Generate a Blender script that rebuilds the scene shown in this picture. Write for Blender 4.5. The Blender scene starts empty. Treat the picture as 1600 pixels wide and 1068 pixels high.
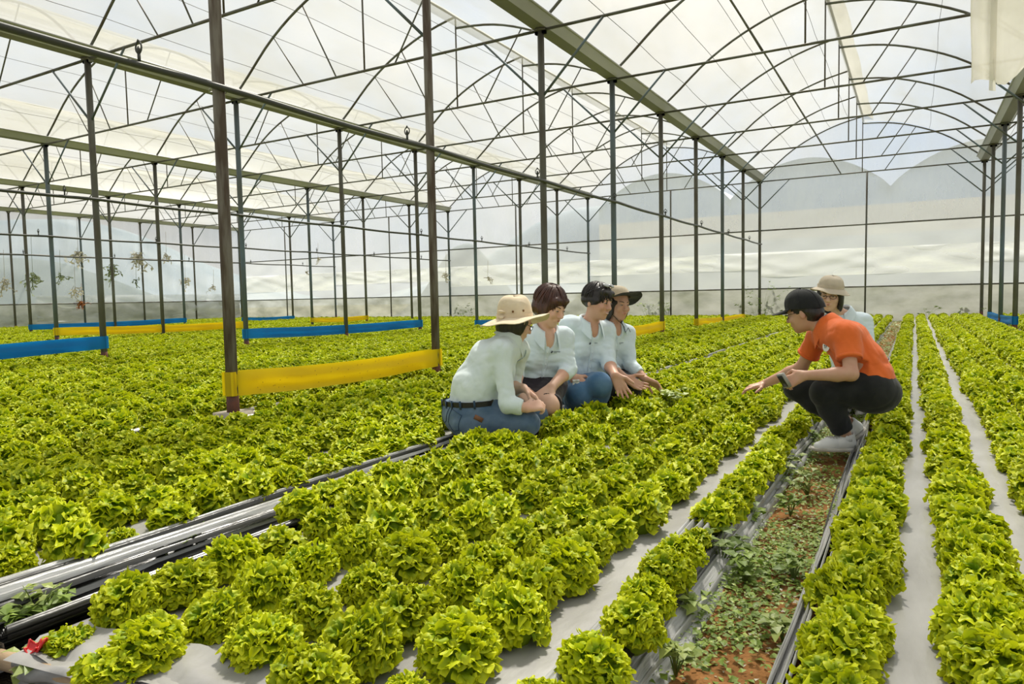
import bpy, math, random
import numpy as np
from mathutils import Vector, Matrix
rnd = random.Random(7)
RNG = np.random.default_rng(11)
SC = bpy.context.scene
COL = SC.collection
PI = math.pi

# ------------------------------------------------------------------ camera, sky, sun, exposure
FPX, YAW, PIT, ROL, CAMH = 1101.1, 0.519, 0.0638, -0.0204, 1.004
_cy, _sy = math.cos(YAW), math.sin(YAW)
FW = np.array([-_sy*math.cos(PIT), _cy*math.cos(PIT), -math.sin(PIT)])
_r = np.array([_cy, _sy, 0.0]); _u = np.cross(_r, FW)
RT = math.cos(ROL)*_r + math.sin(ROL)*_u
UP = -math.sin(ROL)*_r + math.cos(ROL)*_u
cam = bpy.data.cameras.new('camera'); cam.sensor_width = 36.0; cam.lens = FPX/1600*36
cam.clip_start = 0.05; cam.clip_end = 2000
cam_o = bpy.data.objects.new('camera', cam); COL.objects.link(cam_o)
cam_o.matrix_world = Matrix(((RT[0], UP[0], -FW[0], 0), (RT[1], UP[1], -FW[1], 0), (RT[2], UP[2], -FW[2], CAMH), (0, 0, 0, 1)))
SC.camera = cam_o
SUN_AZ, SUN_EL = math.radians(-16), math.radians(57)      # azimuth from +Y towards +X
SUN_DIR = Vector((math.sin(SUN_AZ)*math.cos(SUN_EL), math.cos(SUN_AZ)*math.cos(SUN_EL), math.sin(SUN_EL)))
sun = bpy.data.lights.new('sun', 'SUN'); sun.energy = 8.6; sun.angle = math.radians(6); sun.color = (1.0, 0.95, 0.84)
sun_o = bpy.data.objects.new('sun', sun); COL.objects.link(sun_o)
sun_o.rotation_euler = (-SUN_DIR).to_track_quat('-Z', 'Y').to_euler()
W = bpy.data.worlds.new('sky'); SC.world = W; W.use_nodes = True
nt = W.node_tree; nt.nodes.clear()
def N(t, kind, **kw):
    n = t.nodes.new(kind)
    for k, v in kw.items():
        if k in n.inputs: n.inputs[k].default_value = v
        else: setattr(n, k, v)
    return n
def ramp(t, stops):
    n = t.nodes.new('ShaderNodeValToRGB'); e = n.color_ramp.elements
    while len(e) < len(stops): e.new(0.5)
    for i, (p, c) in enumerate(stops): e[i].position = p; e[i].color = (*c, 1) if len(c) == 3 else c
    return n
out = N(nt, 'ShaderNodeOutputWorld'); bg = N(nt, 'ShaderNodeBackground', Strength=0.72)
tc = N(nt, 'ShaderNodeTexCoord'); sep = N(nt, 'ShaderNodeSeparateXYZ')
nt.links.new(tc.outputs['Generated'], sep.inputs[0])
grad = ramp(nt, [(0.0, (0.72, 0.80, 0.90)), (0.18, (0.55, 0.72, 0.98)), (0.75, (0.40, 0.60, 0.98))])
nt.links.new(sep.outputs['Z'], grad.inputs[0])
cl = N(nt, 'ShaderNodeTexNoise', Scale=2.2, Detail=6.0, Roughness=0.6)
nt.links.new(tc.outputs['Generated'], cl.inputs['Vector'])
clr = ramp(nt, [(0.38, (0, 0, 0)), (0.62, (1, 1, 1))]); nt.links.new(cl.outputs[0], clr.inputs[0])
mx = N(nt, 'ShaderNodeMixRGB'); mx.inputs[2].default_value = (1.05, 1.02, 0.97, 1)
nt.links.new(clr.outputs[0], mx.inputs[0]); nt.links.new(grad.outputs[0], mx.inputs[1])
dt = N(nt, 'ShaderNodeVectorMath', operation='DOT_PRODUCT'); dt.inputs[1].default_value = SUN_DIR
nt.links.new(tc.outputs['Generated'], dt.inputs[0])
gl = ramp(nt, [(0.35, (0, 0, 0)), (0.80, (0.35, 0.33, 0.28)), (1.0, (1.6, 1.5, 1.3))]); nt.links.new(dt.outputs['Value'], gl.inputs[0])
ad = N(nt, 'ShaderNodeMixRGB', blend_type='ADD'); ad.inputs[0].default_value = 1.0
nt.links.new(mx.outputs[0], ad.inputs[1]); nt.links.new(gl.outputs[0], ad.inputs[2])
nt.links.new(ad.outputs[0], bg.inputs[0]); nt.links.new(bg.outputs[0], out.inputs[0])
SC.view_settings.view_transform = 'Standard'; SC.view_settings.look = 'None'
SC.view_settings.gamma = 1.0; SC.view_settings.use_curve_mapping = False
SC.view_settings.exposure = 0.0
SC.cycles.max_bounces = 10; SC.cycles.diffuse_bounces = 4; SC.cycles.transparent_max_bounces = 24
SC.cycles.transmission_bounces = 6; SC.cycles.glossy_bounces = 3
SC.cycles.sample_clamp_indirect = 6.0

# ------------------------------------------------------------------ helpers
def V(*a): return np.array(a, float)
def un(px, py, d=None, x=None, y=None, z=None):
    """a point of the photo (1600x1068) at a depth along the lens axis, or on a plane"""
    r = FW + RT*(px-800)/FPX - UP*(py-534)/FPX
    o = V(0, 0, CAMH)
    if d is not None: t = d
    elif x is not None: t = x/r[0]
    elif y is not None: t = y/r[1]
    else: t = (z-CAMH)/r[2]
    return o + r*t
def nz(v): v = np.asarray(v, float); return v/np.linalg.norm(v)
def depth_of(p): return float((np.asarray(p)-V(0, 0, CAMH)) @ FW)
def pix(p):
    d = np.asarray(p, float)-V(0, 0, CAMH); z = d @ FW
    return 800+FPX*(d @ RT)/z, 534-FPX*(d @ UP)/z
def mesh_from(name, v, f, smooth=True, mat=None):
    me = bpy.data.meshes.new(name); me.from_pydata([tuple(map(float, p)) for p in v], [], [tuple(map(int, q)) for q in f])
    if smooth and len(me.polygons): me.polygons.foreach_set('use_smooth', [True]*len(me.polygons))
    if mat is not None: me.materials.append(mat)
    me.update(); return me
def link(name, me, parent=None, label=None, cat=None, group=None, kind=None, loc=None):
    o = bpy.data.objects.new(name, me); COL.objects.link(o)
    if parent is not None: o.parent = parent
    if loc is not None: o.location = loc
    if label: o['label'] = label
    if cat: o['category'] = cat
    if group: o['group'] = group
    if kind: o['kind'] = kind
    return o
def empty(name, label, cat, loc=(0, 0, 0), group=None, kind=None):
    return link(name, None, None, label, cat, group, kind, loc)
class MB:
    """collects geometry for one mesh"""
    def __init__(s): s.v = []; s.f = []; s.n = 0
    def add(s, v, f):
        v = np.asarray(v, float); s.v.append(v); s.f += [tuple(int(i)+s.n for i in q) for q in f]; s.n += len(v); return s
    def box(s, c, size, ax=None, bev=0.0):
        c = np.asarray(c, float); h = np.asarray(size, float)/2; ax = np.eye(3) if ax is None else np.asarray(ax)
        b = min(bev, h.min()*0.9)
        if b <= 0:
            p = np.array([[x, y, z] for x in (-1, 1) for y in (-1, 1) for z in (-1, 1)], float)*h
            return s.add(c+p@ax, [(0, 1, 3, 2), (4, 6, 7, 5), (0, 4, 5, 1), (2, 3, 7, 6), (0, 2, 6, 4), (1, 5, 7, 3)])
        # chamfered along the first axis: an octagonal bar
        oct_ = [(h[1]-b, h[2]), (h[1], h[2]-b), (h[1], -h[2]+b), (h[1]-b, -h[2]), (-h[1]+b, -h[2]), (-h[1], -h[2]+b), (-h[1], h[2]-b), (-h[1]+b, h[2])]
        p = [(x, a, d) for x in (-h[0], h[0]) for a, d in oct_]
        f = [(i, (i+1) % 8, 8+(i+1) % 8, 8+i) for i in range(8)]+[tuple(range(7, -1, -1)), tuple(range(8, 16))]
        return s.add(c+np.array(p)@ax, f)
    def tube(s, pts, r, n=8, closed=False, flat=1.0, up=None, cap=True):
        pts = np.asarray(pts, float); m = len(pts); r = np.broadcast_to(np.asarray(r, float), (m,))
        V_, F_ = [], []; prev = None
        for i in range(m):
            if closed: t = pts[(i+1) % m]-pts[i-1]
            else: t = pts[min(i+1, m-1)]-pts[max(i-1, 0)]
            t = nz(t)
            if prev is None:
                a = np.asarray(up, float) if up is not None else (V(0, 0, 1) if abs(t[2]) < .9 else V(1, 0, 0))
            else: a = prev
            a = nz(a-t*(a@t)); b = np.cross(t, a); prev = a
            for k in range(n):
                w = 2*PI*k/n+PI/n
                V_.append(pts[i]+r[i]*(math.cos(w)*a*flat+math.sin(w)*b))
        mm = m if closed else m-1
        for i in range(mm):
            j = (i+1) % m
            for k in range(n):
                F_.append((i*n+k, i*n+(k+1) % n, j*n+(k+1) % n, j*n+k))
        if cap and not closed: F_ += [tuple(range(n-1, -1, -1)), tuple(range((m-1)*n, m*n))]
        return s.add(V_, F_)
    def grid(s, P):
        """P: (a,b,3) array of points"""
        a, b = P.shape[:2]
        f = [(i*b+j, i*b+j+1, (i+1)*b+j+1, (i+1)*b+j) for i in range(a-1) for j in range(b-1)]
        return s.add(P.reshape(-1, 3), f)
    def ball(s, c, r, ax=None, nu=12, nv=8):
        c = np.asarray(c, float); r = np.broadcast_to(np.asarray(r, float), (3,)); ax = np.eye(3) if ax is None else np.asarray(ax)
        p = [(0, 0, 1)]
        for i in range(1, nv):
            th = PI*i/nv
            p += [(math.sin(th)*math.cos(2*PI*j/nu), math.sin(th)*math.sin(2*PI*j/nu), math.cos(th)) for j in range(nu)]
        p.append((0, 0, -1)); f = [(0, 1+j, 1+(j+1) % nu) for j in range(nu)]
        for i in range(nv-2):
            f += [(1+i*nu+j, 1+(i+1)*nu+j, 1+(i+1)*nu+(j+1) % nu, 1+i*nu+(j+1) % nu) for j in range(nu)]
        l = 1+(nv-1)*nu; f += [(l, 1+(nv-2)*nu+(j+1) % nu, 1+(nv-2)*nu+j) for j in range(nu)]
        return s.add(c+(np.array(p)*r)@ax, f)
    def mesh(s, name, mat=None, smooth=True): return mesh_from(name, np.concatenate(s.v) if s.v else [], s.f, smooth, mat)
    def obj(s, name, mat, parent=None, smooth=True, **kw): return link(name, s.mesh(name, mat, smooth), parent, **kw)

# ------------------------------------------------------------------ materials
def material(name):
    m = bpy.data.materials.new(name); m.use_nodes = True; t = m.node_tree; t.nodes.clear()
    o = t.nodes.new('ShaderNodeOutputMaterial'); return m, t, o
def pmat(name, c, rough=0.6, c2=None, scale=8.0, bump=0.0, bscale=None, metal=0.0, spec=0.4, sheen=0.0, stretch=None, contrast=(0.35, 0.65), coord='Object'):
    m, t, o = material(name); p = N(t, 'ShaderNodeBsdfPrincipled', Roughness=rough, Metallic=metal)
    p.inputs['Specular IOR Level'].default_value = spec
    p.inputs['Base Color'].default_value = (*c, 1)
    if sheen: p.inputs['Sheen Weight'].default_value = sheen
    t.links.new(p.outputs[0], o.inputs[0])
    if c2 is not None or bump:
        tcn = N(t, 'ShaderNodeTexCoord'); mp = N(t, 'ShaderNodeMapping')
        if stretch: mp.inputs['Scale'].default_value = stretch
        t.links.new(tcn.outputs[coord], mp.inputs[0])
    if c2 is not None:
        n = N(t, 'ShaderNodeTexNoise', Scale=scale, Detail=5.0); t.links.new(mp.outputs[0], n.inputs['Vector'])
        r = ramp(t, [(contrast[0], c), (contrast[1], c2)]); t.links.new(n.outputs[0], r.inputs[0]); t.links.new(r.outputs[0], p.inputs['Base Color'])
    if bump:
        n = N(t, 'ShaderNodeTexNoise', Scale=bscale or scale*4, Detail=4.0); t.links.new(mp.outputs[0], n.inputs['Vector'])
        b = N(t, 'ShaderNodeBump', Strength=bump, Distance=0.01); t.links.new(n.outputs[0], b.inputs['Height']); t.links.new(b.outputs[0], p.inputs['Normal'])
    return m
def film(name, col, trans, tcol=(1, 1, 1), dirt=None, dscale=1.5, stretch=(1, 1, 1), gloss=0.08, opaque_add=0.25):
    """greenhouse film: part of the light passes straight, part is scattered"""
    m, t, o = material(name)
    tr = N(t, 'ShaderNodeBsdfTransparent'); tr.inputs[0].default_value = (*tcol, 1)
    tl = N(t, 'ShaderNodeBsdfTranslucent'); df = N(t, 'ShaderNodeBsdfDiffuse')
    gs = N(t, 'ShaderNodeBsdfGlossy', Roughness=0.25)
    tcn = N(t, 'ShaderNodeTexCoord'); mp = N(t, 'ShaderNodeMapping'); mp.inputs['Scale'].default_value = stretch
    t.links.new(tcn.outputs['Object'], mp.inputs[0])
    n = N(t, 'ShaderNodeTexNoise', Scale=dscale, Detail=6.0, Roughness=0.65); t.links.new(mp.outputs[0], n.inputs['Vector'])
    cr = ramp(t, [(0.35, col), (0.75, dirt or col)]); t.links.new(n.outputs[0], cr.inputs[0])
    for b in (tl, df): t.links.new(cr.outputs[0], b.inputs[0])
    a = N(t, 'ShaderNodeMixShader'); a.inputs[0].default_value = 0.38
    t.links.new(tl.outputs[0], a.inputs[1]); t.links.new(df.outputs[0], a.inputs[2])
    fr = ramp(t, [(0.3, (trans+.08,)*3), (0.7, (trans-opaque_add,)*3)]); t.links.new(n.outputs[0], fr.inputs[0])
    b = N(t, 'ShaderNodeMixShader'); t.links.new(fr.outputs[0], b.inputs[0]); t.links.new(a.outputs[0], b.inputs[1]); t.links.new(tr.outputs[0], b.inputs[2])
    c = N(t, 'ShaderNodeMixShader'); c.inputs[0].default_value = gloss
    t.links.new(b.outputs[0], c.inputs[1]); t.links.new(gs.outputs[0], c.inputs[2])
    t.links.new(c.outputs[0], o.inputs[0]); return m
M = {}
M['film_roof'] = film('roof_film', (0.57, 0.57, 0.545), 0.50, dirt=(0.43, 0.42, 0.36), dscale=1.1, stretch=(1, 0.35, 1), opaque_add=0.12, gloss=0.03)
M['film_wall'] = film('wall_film', (0.58, 0.61, 0.64), 0.60, dirt=(0.48, 0.51, 0.52), dscale=1.2, stretch=(1.4, 1.4, 0.35), opaque_add=0.12, gloss=0.05)
M['film_thick'] = film('doubled_wall_film', (0.66, 0.68, 0.69), 0.48, dirt=(0.52, 0.54, 0.54), dscale=1.0, stretch=(0.5, 0.5, 1.5), opaque_add=0.12, gloss=0.08)
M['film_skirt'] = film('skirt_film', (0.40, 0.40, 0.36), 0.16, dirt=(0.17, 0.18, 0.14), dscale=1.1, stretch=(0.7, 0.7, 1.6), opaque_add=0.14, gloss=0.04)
M['film_loose_glint'] = film('loose_film_painted_glint', (0.92, 0.93, 0.92), 0.35, dirt=(0.84, 0.85, 0.84), dscale=1.5, stretch=(0.5, 0.5, 2.0), opaque_add=0.2, gloss=0.12)  # loose film; the highlight on its crinkles is painted in as whiter colour
M['film_flap'] = film('cream_flap_film', (0.84, 0.81, 0.72), 0.05, dirt=(0.70, 0.68, 0.60), dscale=2.0, opaque_add=0.04, gloss=0.03)
M['steel'] = pmat('weathered_steel', (0.145, 0.155, 0.135), 0.55, (0.085, 0.07, 0.05), 3.0, bump=0.15, bscale=30, metal=0.35, stretch=(1, 1, 0.35))
M['steel_blue'] = pmat('blue_grey_steel', (0.12, 0.17, 0.20), 0.55, (0.10, 0.10, 0.085), 2.5, metal=0.35, stretch=(1, 1, 0.3))
M['steel_rust'] = pmat('brown_rusted_steel', (0.085, 0.06, 0.042), 0.65, (0.20, 0.18, 0.15), 16.0, bump=0.3, bscale=60, metal=0.2, stretch=(1, 1, 0.12), contrast=(.42, .60))
M['rust'] = pmat('rust_red_paint', (0.16, 0.06, 0.035), 0.8, (0.10, 0.05, 0.04), 20, bump=0.3)
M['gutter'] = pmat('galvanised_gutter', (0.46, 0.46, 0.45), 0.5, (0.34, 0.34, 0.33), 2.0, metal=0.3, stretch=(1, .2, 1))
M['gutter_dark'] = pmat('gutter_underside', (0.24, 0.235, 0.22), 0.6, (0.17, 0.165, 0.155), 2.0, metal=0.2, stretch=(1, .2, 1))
M['pipe'] = pmat('black_pvc_pipe', (0.05, 0.052, 0.045), 0.45)
M['concrete'] = pmat('concrete', (0.50, 0.44, 0.36), 0.9, (0.38, 0.33, 0.27), 12, bump=0.4)
M['mulch'] = pmat('silver_mulch_film', (0.40, 0.39, 0.375), 0.34, (0.30, 0.29, 0.275), 5.0, bump=0.35, bscale=16, spec=0.6, stretch=(1.5, 0.5, 1))
M['fold'] = pmat('folded_silver_film', (0.50, 0.50, 0.49), 0.22, (0.30, 0.30, 0.29), 9.0, bump=0.5, bscale=14, spec=0.8, stretch=(9.0, 0.35, 3.0))
M['fold_black'] = pmat('black_film', (0.018, 0.018, 0.018), 0.30, (0.05, 0.048, 0.042), 9.0, bump=0.5, bscale=12, spec=0.6, stretch=(5, 0.4, 2))
M['yellow'] = pmat('yellow_plastic_tape', (0.95, 0.74, 0.012), 0.42, (0.90, 0.68, 0.010), 2.0, spec=0.4)
M['blue'] = pmat('blue_plastic_tape', (0.010, 0.28, 0.66), 0.42, (0.010, 0.24, 0.58), 2.0, spec=0.4)
for k_ in ('yellow', 'blue'):
    t_ = M[k_].node_tree; o_ = [n for n in t_.nodes if n.type == 'OUTPUT_MATERIAL'][0]; p_ = [n for n in t_.nodes if n.type == 'BSDF_PRINCIPLED'][0]; r_ = [n for n in t_.nodes if n.type == 'VALTORGB'][0]
    tl_ = N(t_, 'ShaderNodeBsdfTranslucent'); t_.links.new(r_.outputs[0], tl_.inputs[0]); ms_ = N(t_, 'ShaderNodeMixShader'); ms_.inputs[0].default_value = .5
    t_.links.new(p_.outputs[0], ms_.inputs[1]); t_.links.new(tl_.outputs[0], ms_.inputs[2]); t_.links.new(ms_.outputs[0], o_.inputs[0])
M['speck'] = pmat('dirt_speck', (0.35, 0.22, 0.02), 0.8)
def soil_mat(name, cs, scale):
    m, t, o = material(name); p = N(t, 'ShaderNodeBsdfPrincipled', Roughness=0.95); p.inputs['Specular IOR Level'].default_value = 0.1
    tcn = N(t, 'ShaderNodeTexCoord'); n = N(t, 'ShaderNodeTexNoise', Scale=scale, Detail=8.0, Roughness=0.65); t.links.new(tcn.outputs['Object'], n.inputs['Vector'])
    r = ramp(t, cs); t.links.new(n.outputs[0], r.inputs[0]); t.links.new(r.outputs[0], p.inputs['Base Color'])
    n2 = N(t, 'ShaderNodeTexNoise', Scale=60.0, Detail=6.0); t.links.new(tcn.outputs['Object'], n2.inputs['Vector'])
    b = N(t, 'ShaderNodeBump', Strength=0.9, Distance=0.012); t.links.new(n2.outputs[0], b.inputs['Height']); t.links.new(b.outputs[0], p.inputs['Normal'])
    t.links.new(p.outputs[0], o.inputs[0]); return m
M['soil'] = soil_mat('orange_soil', [(0.30, (0.10, 0.055, 0.02)), (0.48, (0.28, 0.13, 0.045)), (0.62, (0.40, 0.19, 0.07)), (0.75, (0.22, 0.15, 0.05))], 5.0)
M['earth'] = soil_mat('dark_earth', [(0.35, (0.05, 0.045, 0.03)), (0.7, (0.13, 0.10, 0.06))], 4.0)
def leaf_mat(name, base, tip, rough=0.42, trans=0.28, var=0.12, spec=0.45):
    m, t, o = material(name); p = N(t, 'ShaderNodeBsdfPrincipled', Roughness=rough); p.inputs['Specular IOR Level'].default_value = spec
    at = N(t, 'ShaderNodeAttribute', attribute_name='tip'); mxn = N(t, 'ShaderNodeMixRGB')
    mxn.inputs[1].default_value = (*base, 1); mxn.inputs[2].default_value = (*tip, 1); t.links.new(at.outputs['Fac'], mxn.inputs[0])
    oi = N(t, 'ShaderNodeObjectInfo'); mr = N(t, 'ShaderNodeMapRange'); mr.inputs[3].default_value = 1-var; mr.inputs[4].default_value = 1+var
    t.links.new(oi.outputs['Random'], mr.inputs[0])
    hs = N(t, 'ShaderNodeHueSaturation'); t.links.new(mxn.outputs[0], hs.inputs['Color']); t.links.new(mr.outputs[0], hs.inputs['Value'])
    t.links.new(hs.outputs[0], p.inputs['Base Color'])
    tl = N(t, 'ShaderNodeBsdfTranslucent'); t.links.new(hs.outputs[0], tl.inputs[0])
    ms = N(t, 'ShaderNodeMixShader'); ms.inputs[0].default_value = trans
    t.links.new(p.outputs[0], ms.inputs[1]); t.links.new(tl.outputs[0], ms.inputs[2]); t.links.new(ms.outputs[0], o.inputs[0]); return m
M['lettuce'] = leaf_mat('lettuce_leaf', (0.17, 0.31, 0.006), (0.70, 0.73, 0.012), rough=.5, spec=.28)
M['weed'] = leaf_mat('weed_leaf', (0.13, 0.20, 0.035), (0.26, 0.36, 0.05), rough=0.5, trans=0.25, var=0.25)
M['weed_pale'] = leaf_mat('pale_weed_leaf', (0.22, 0.30, 0.07), (0.45, 0.52, 0.14), rough=0.45, trans=0.25, var=0.2)
M['dry'] = leaf_mat('dry_straw', (0.55, 0.50, 0.38), (0.72, 0.68, 0.56), rough=0.8, trans=0.3, var=0.15, spec=0.1)

# ------------------------------------------------------------------ greenhouse frame and films
LX = dict(C=8.14, B=1.757, A=-4.63, A2=-11.0, A3=-17.55, A4=-24.25, A5=-30.95)
ORDER = ['C', 'B', 'A', 'A2', 'A3', 'A4', 'A5']
LN_TXT = {'B': 'in the right-hand post line', 'A': 'in the post line behind the squatting women', 'A2': 'in the second post line beyond the women',
          'A3': 'in the third post line beyond the women', 'A4': 'in the fourth post line beyond the women', 'A5': 'along the left side wall', 'C': 'in the outer right line'}
YK = lambda k: 3.675+2.712*k
YEND, YNEAR = YK(8), -7.0
ZC, ZG = 4.745, 4.76           # truss chord, gutter bottom
S0 = 6.38
LARCH = [(0, 4.84), (.38, 5.13), (.85, 5.57), (1.5, 5.97), (2.2, 6.27), (2.7, 6.41), (3.13, 6.49)]
RARCH = [(3.13, 6.27), (3.6, 6.24), (4.1, 6.16), (4.6, 5.99), (5.1, 5.78), (5.5, 5.56), (5.95, 5.20), (6.38, 4.84)]
def arch(pts, x0, span, n=16):
    u = np.array([p[0] for p in pts])*span/S0; z = np.array([p[1] for p in pts])
    uu = np.linspace(u[0], u[-1], n)
    zz = np.interp(uu, u, z)
    for _ in range(2): zz[1:-1] = (zz[:-2]+2*zz[1:-1]+zz[2:])/4
    return x0+uu, zz
def ordn(n): return f"{n}{'th' if 10 <= n % 100 <= 20 else {1: 'st', 2: 'nd', 3: 'rd'}.get(n % 10, 'th')}"
def inview(pts, m=30):
    for p in pts:
        if depth_of(p) < .3: continue
        x, y = pix(p)
        if -m < x < 1600+m and -m < y < 1068+m: return True
    return False
# ground outside, soil floor inside
g = MB(); P = np.array([[[x, y, -0.16] for y in np.linspace(-60, 300, 10)] for x in np.linspace(-260, 200, 10)]); g.grid(P)
M['grass_out'] = pmat('outside_grass', (0.16, 0.19, 0.09), 0.95, (0.28, 0.24, 0.14), 0.3)
g.obj('ground', M['grass_out'], kind='structure', label='grassy ground outside the greenhouse', cat='ground')
# ---- posts
post_data = {}
for ln in ORDER:
    x = LX[ln]; vis = 0
    for k in range(-2, 9):
        y = YK(k)
        if not inview([(x, y, z) for z in np.linspace(.3, 4.7, 12)], 12): continue
        if ln == 'C': continue
        vis += 1
        m = M['steel_rust'] if (ln, k) in (('A', 0), ('A', 1)) else (M['steel_blue'] if (k+len(ln)) % 3 == 1 else M['steel'])
        root = empty('steel_post', f'{ordn(vis)} nearest steel post {LN_TXT[ln]}', 'post', (x, y, 0), 'steel posts of the greenhouse')
        r = .047 if ln != 'A5' else .04
        b = MB(); b.tube([(0, 0, -.12), (0, 0, 1.5), (0, 0, 3.2), (0, 0, ZG)], r, 8)
        b.tube([(0, 0, ZG-.03), (0, 0, ZG)], r*1.9, 8)
        b.obj('shaft', m, root)
        if ln in ('A', 'B', 'A2') or k % 2 == 0:
            b = MB(); b.tube([(0, 0, .09), (0, 0, .2), (0, 0, .28)], [r*1.05, r*1.06, r*1.03], 8); b.obj('rusted_collar', M['rust'], root)
            b = MB(); h = .115 if (ln, k) == ('A', 0) else .095
            b.box((0, 0, .02), (.26, h*2, h*2), np.array([[0, 0, 1], [1, 0, 0], [0, 1, 0]]), .018); b.obj('concrete_footing', M['concrete'], root)
        post_data[ln, k] = root
# ---- roof trusses, one per post pair
BAYTXT = {('A', 'B'): 'over the bay above the soil path', ('A2', 'A'): 'over the first bay behind the women', ('A3', 'A2'): 'over the second bay behind the women',
          ('A4', 'A3'): 'over the third bay behind the women', ('A5', 'A4'): 'over the bay beside the left side wall', ('B', 'C'): 'over the bay right of the right-hand posts'}
BAYS = [('A', 'B'), ('A2', 'A'), ('A3', 'A2'), ('A4', 'A3'), ('A5', 'A4'), ('B', 'C')]
def make_truss(x0, x1, y, label):
    sp = x1-x0; q = sp/S0
    pts = [(x0+u*q, y, z) for u, z in LARCH+RARCH]+[(x0+sp*t, y, ZC) for t in np.linspace(0, 1, 8)]
    if not inview(pts, 10): return None
    root = empty('roof_truss', label, 'truss', (x0, y, 0), 'arched roof trusses')
    def T(name, P, r, n=6, m=M['steel']):
        b = MB(); b.tube(P, r, n); return b.obj(name, m, root)
    T('bottom_chord', [(.05, 0, ZC), (sp-.05, 0, ZC)], .021)
    ux, uz = arch(LARCH, 0, sp); T('left_arch', [(a, 0, c) for a, c in zip(ux, uz)], .022)
    ux, uz = arch(RARCH, 0, sp); T('right_arch', [(a, 0, c) for a, c in zip(ux, uz)], .022)
    T('ridge_post', [(3.13*q, 0, ZC), (3.13*q, 0, 6.48)], .015)
    T('strut', [(1.78*q, 0, 6.09), (2.51*q, 0, ZC)], .013)
    T('strut', [(4.6*q, 0, 5.98), (3.76*q, 0, ZC)], .013)
    T('strut', [(1.05*q, 0, 5.69), (1.75*q, 0, ZC)], .011) if x1 < 0 else None
    T('knee_brace', [(.03, 0, 3.84), (.95*q, 0, ZC)], .018, m=M['steel_blue'])
    T('knee_brace', [(sp-.03, 0, 3.84), (sp-.95*q, 0, ZC)], .018, m=M['steel_blue'])
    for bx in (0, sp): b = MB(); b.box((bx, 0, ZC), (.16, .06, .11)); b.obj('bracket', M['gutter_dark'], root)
    return root
for L, R in BAYS:
    c = 0
    for k in range(-2, 9):
        if make_truss(LX[L], LX[R], YK(k), f'{ordn(c+1)} nearest arched roof truss {BAYTXT[L, R]}') is not None: c += 1
# ---- gutters
for ln in ['B', 'A', 'A2', 'A3', 'A4', 'A5']:
    root = empty('rain_gutter', 'metal rain gutter topping posts '+LN_TXT[ln], 'gutter', (LX[ln], 0, 0), 'rain gutters')
    def prism(prof, name, m):
        pr = np.array(prof); n = len(pr)
        P = np.array([[(a, y, c) for a, c in pr] for y in np.linspace(YNEAR, YEND, 14)])
        b = MB(); b.grid(P); b.grid(P+V(0, 0, .012)); return b.obj(name, m, root, smooth=False)
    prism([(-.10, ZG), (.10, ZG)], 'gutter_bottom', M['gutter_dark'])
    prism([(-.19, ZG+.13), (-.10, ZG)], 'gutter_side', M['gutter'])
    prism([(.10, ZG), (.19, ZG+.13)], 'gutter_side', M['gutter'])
    for sx in (-1, 1):
        b = MB(); b.tube([(sx*.195, YNEAR, ZG+.135), (sx*.195, YEND, ZG+.135)], .018, 6); b.obj('gutter_lip', M['gutter'], root)
# ---- roof films (the ceiling), ridge purlins, flaps, ropes
for bi, (L, R) in enumerate(BAYS):
    x0, sp = LX[L], LX[R]-LX[L]; q = sp/S0
    ys = np.linspace(YNEAR, YEND, 60)
    for side, pts in (('left', LARCH), ('right', RARCH)):
        ux, uz = arch(pts, x0, sp, 18)
        sag = np.abs(np.sin((ys-YK(0))/2.712*PI))[:, None]*.016*np.sin(np.linspace(0, PI, 18))[None]
        P = np.stack([np.broadcast_to(ux, (60, 18)), np.broadcast_to(ys[:, None], (60, 18)), uz[None]+.035-sag], -1)
        b = MB(); b.grid(P); root = b.obj('ceiling', M['film_roof'], kind='structure', label=f'white translucent {side} roof film {BAYTXT[L, R]}', cat='roof film')
        rn = 5 if side == 'left' else 1
        for j in range(rn):
            t = (j+.9)/(rn+.6); xx = np.interp(t, np.linspace(0, 1, 18), ux); zz = np.interp(t, np.linspace(0, 1, 18), uz)
            if not inview([(xx, y, zz) for y in np.linspace(2, YEND, 20)]): continue
            b = MB(); b.tube([(xx+.012*math.sin(y*1.9+j), y, zz+.01-.03*abs(math.sin((y-YK(0))/2.712*PI))) for y in np.linspace(YNEAR, YEND, 52)], .0045, 4); b.obj('film_rope', M['steel'], root)
    xr = x0+3.13*q
    b = MB(); b.tube([(xr, YNEAR, 6.49), (xr, YEND, 6.49)], .026, 6); root = b.obj('ridge_purlin', M['steel'], label='long steel ridge purlin '+BAYTXT[L, R], cat='purlin', group='ridge purlins')
    b = MB(); P = np.array([[(xr+.02+.30*t+.012*math.sin(y*2.3+t*3)*t, y, 6.49-.20*t**1.2+.008*math.sin(y*5.1)) for t in np.linspace(0, 1, 6)] for y in np.linspace(YNEAR, YEND-.3, 90)])
    b.grid(P); link('ridge_flap', b.mesh('ridge_flap', M['film_flap']), None, 'cream ridge vent flap hanging under the ridge '+BAYTXT[L, R], 'flap', 'ridge vent flaps')
    xs = x0+2.51*q
    if (L, R) == ('A', 'B'): b = MB(); b.tube([(xs, YNEAR, ZC+.03), (xs, YEND, ZC+.03)], .016, 6); b.obj('chord_purlin', M['steel'], label='thin steel purlin lying across the chords '+BAYTXT[L, R], cat='purlin')
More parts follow.
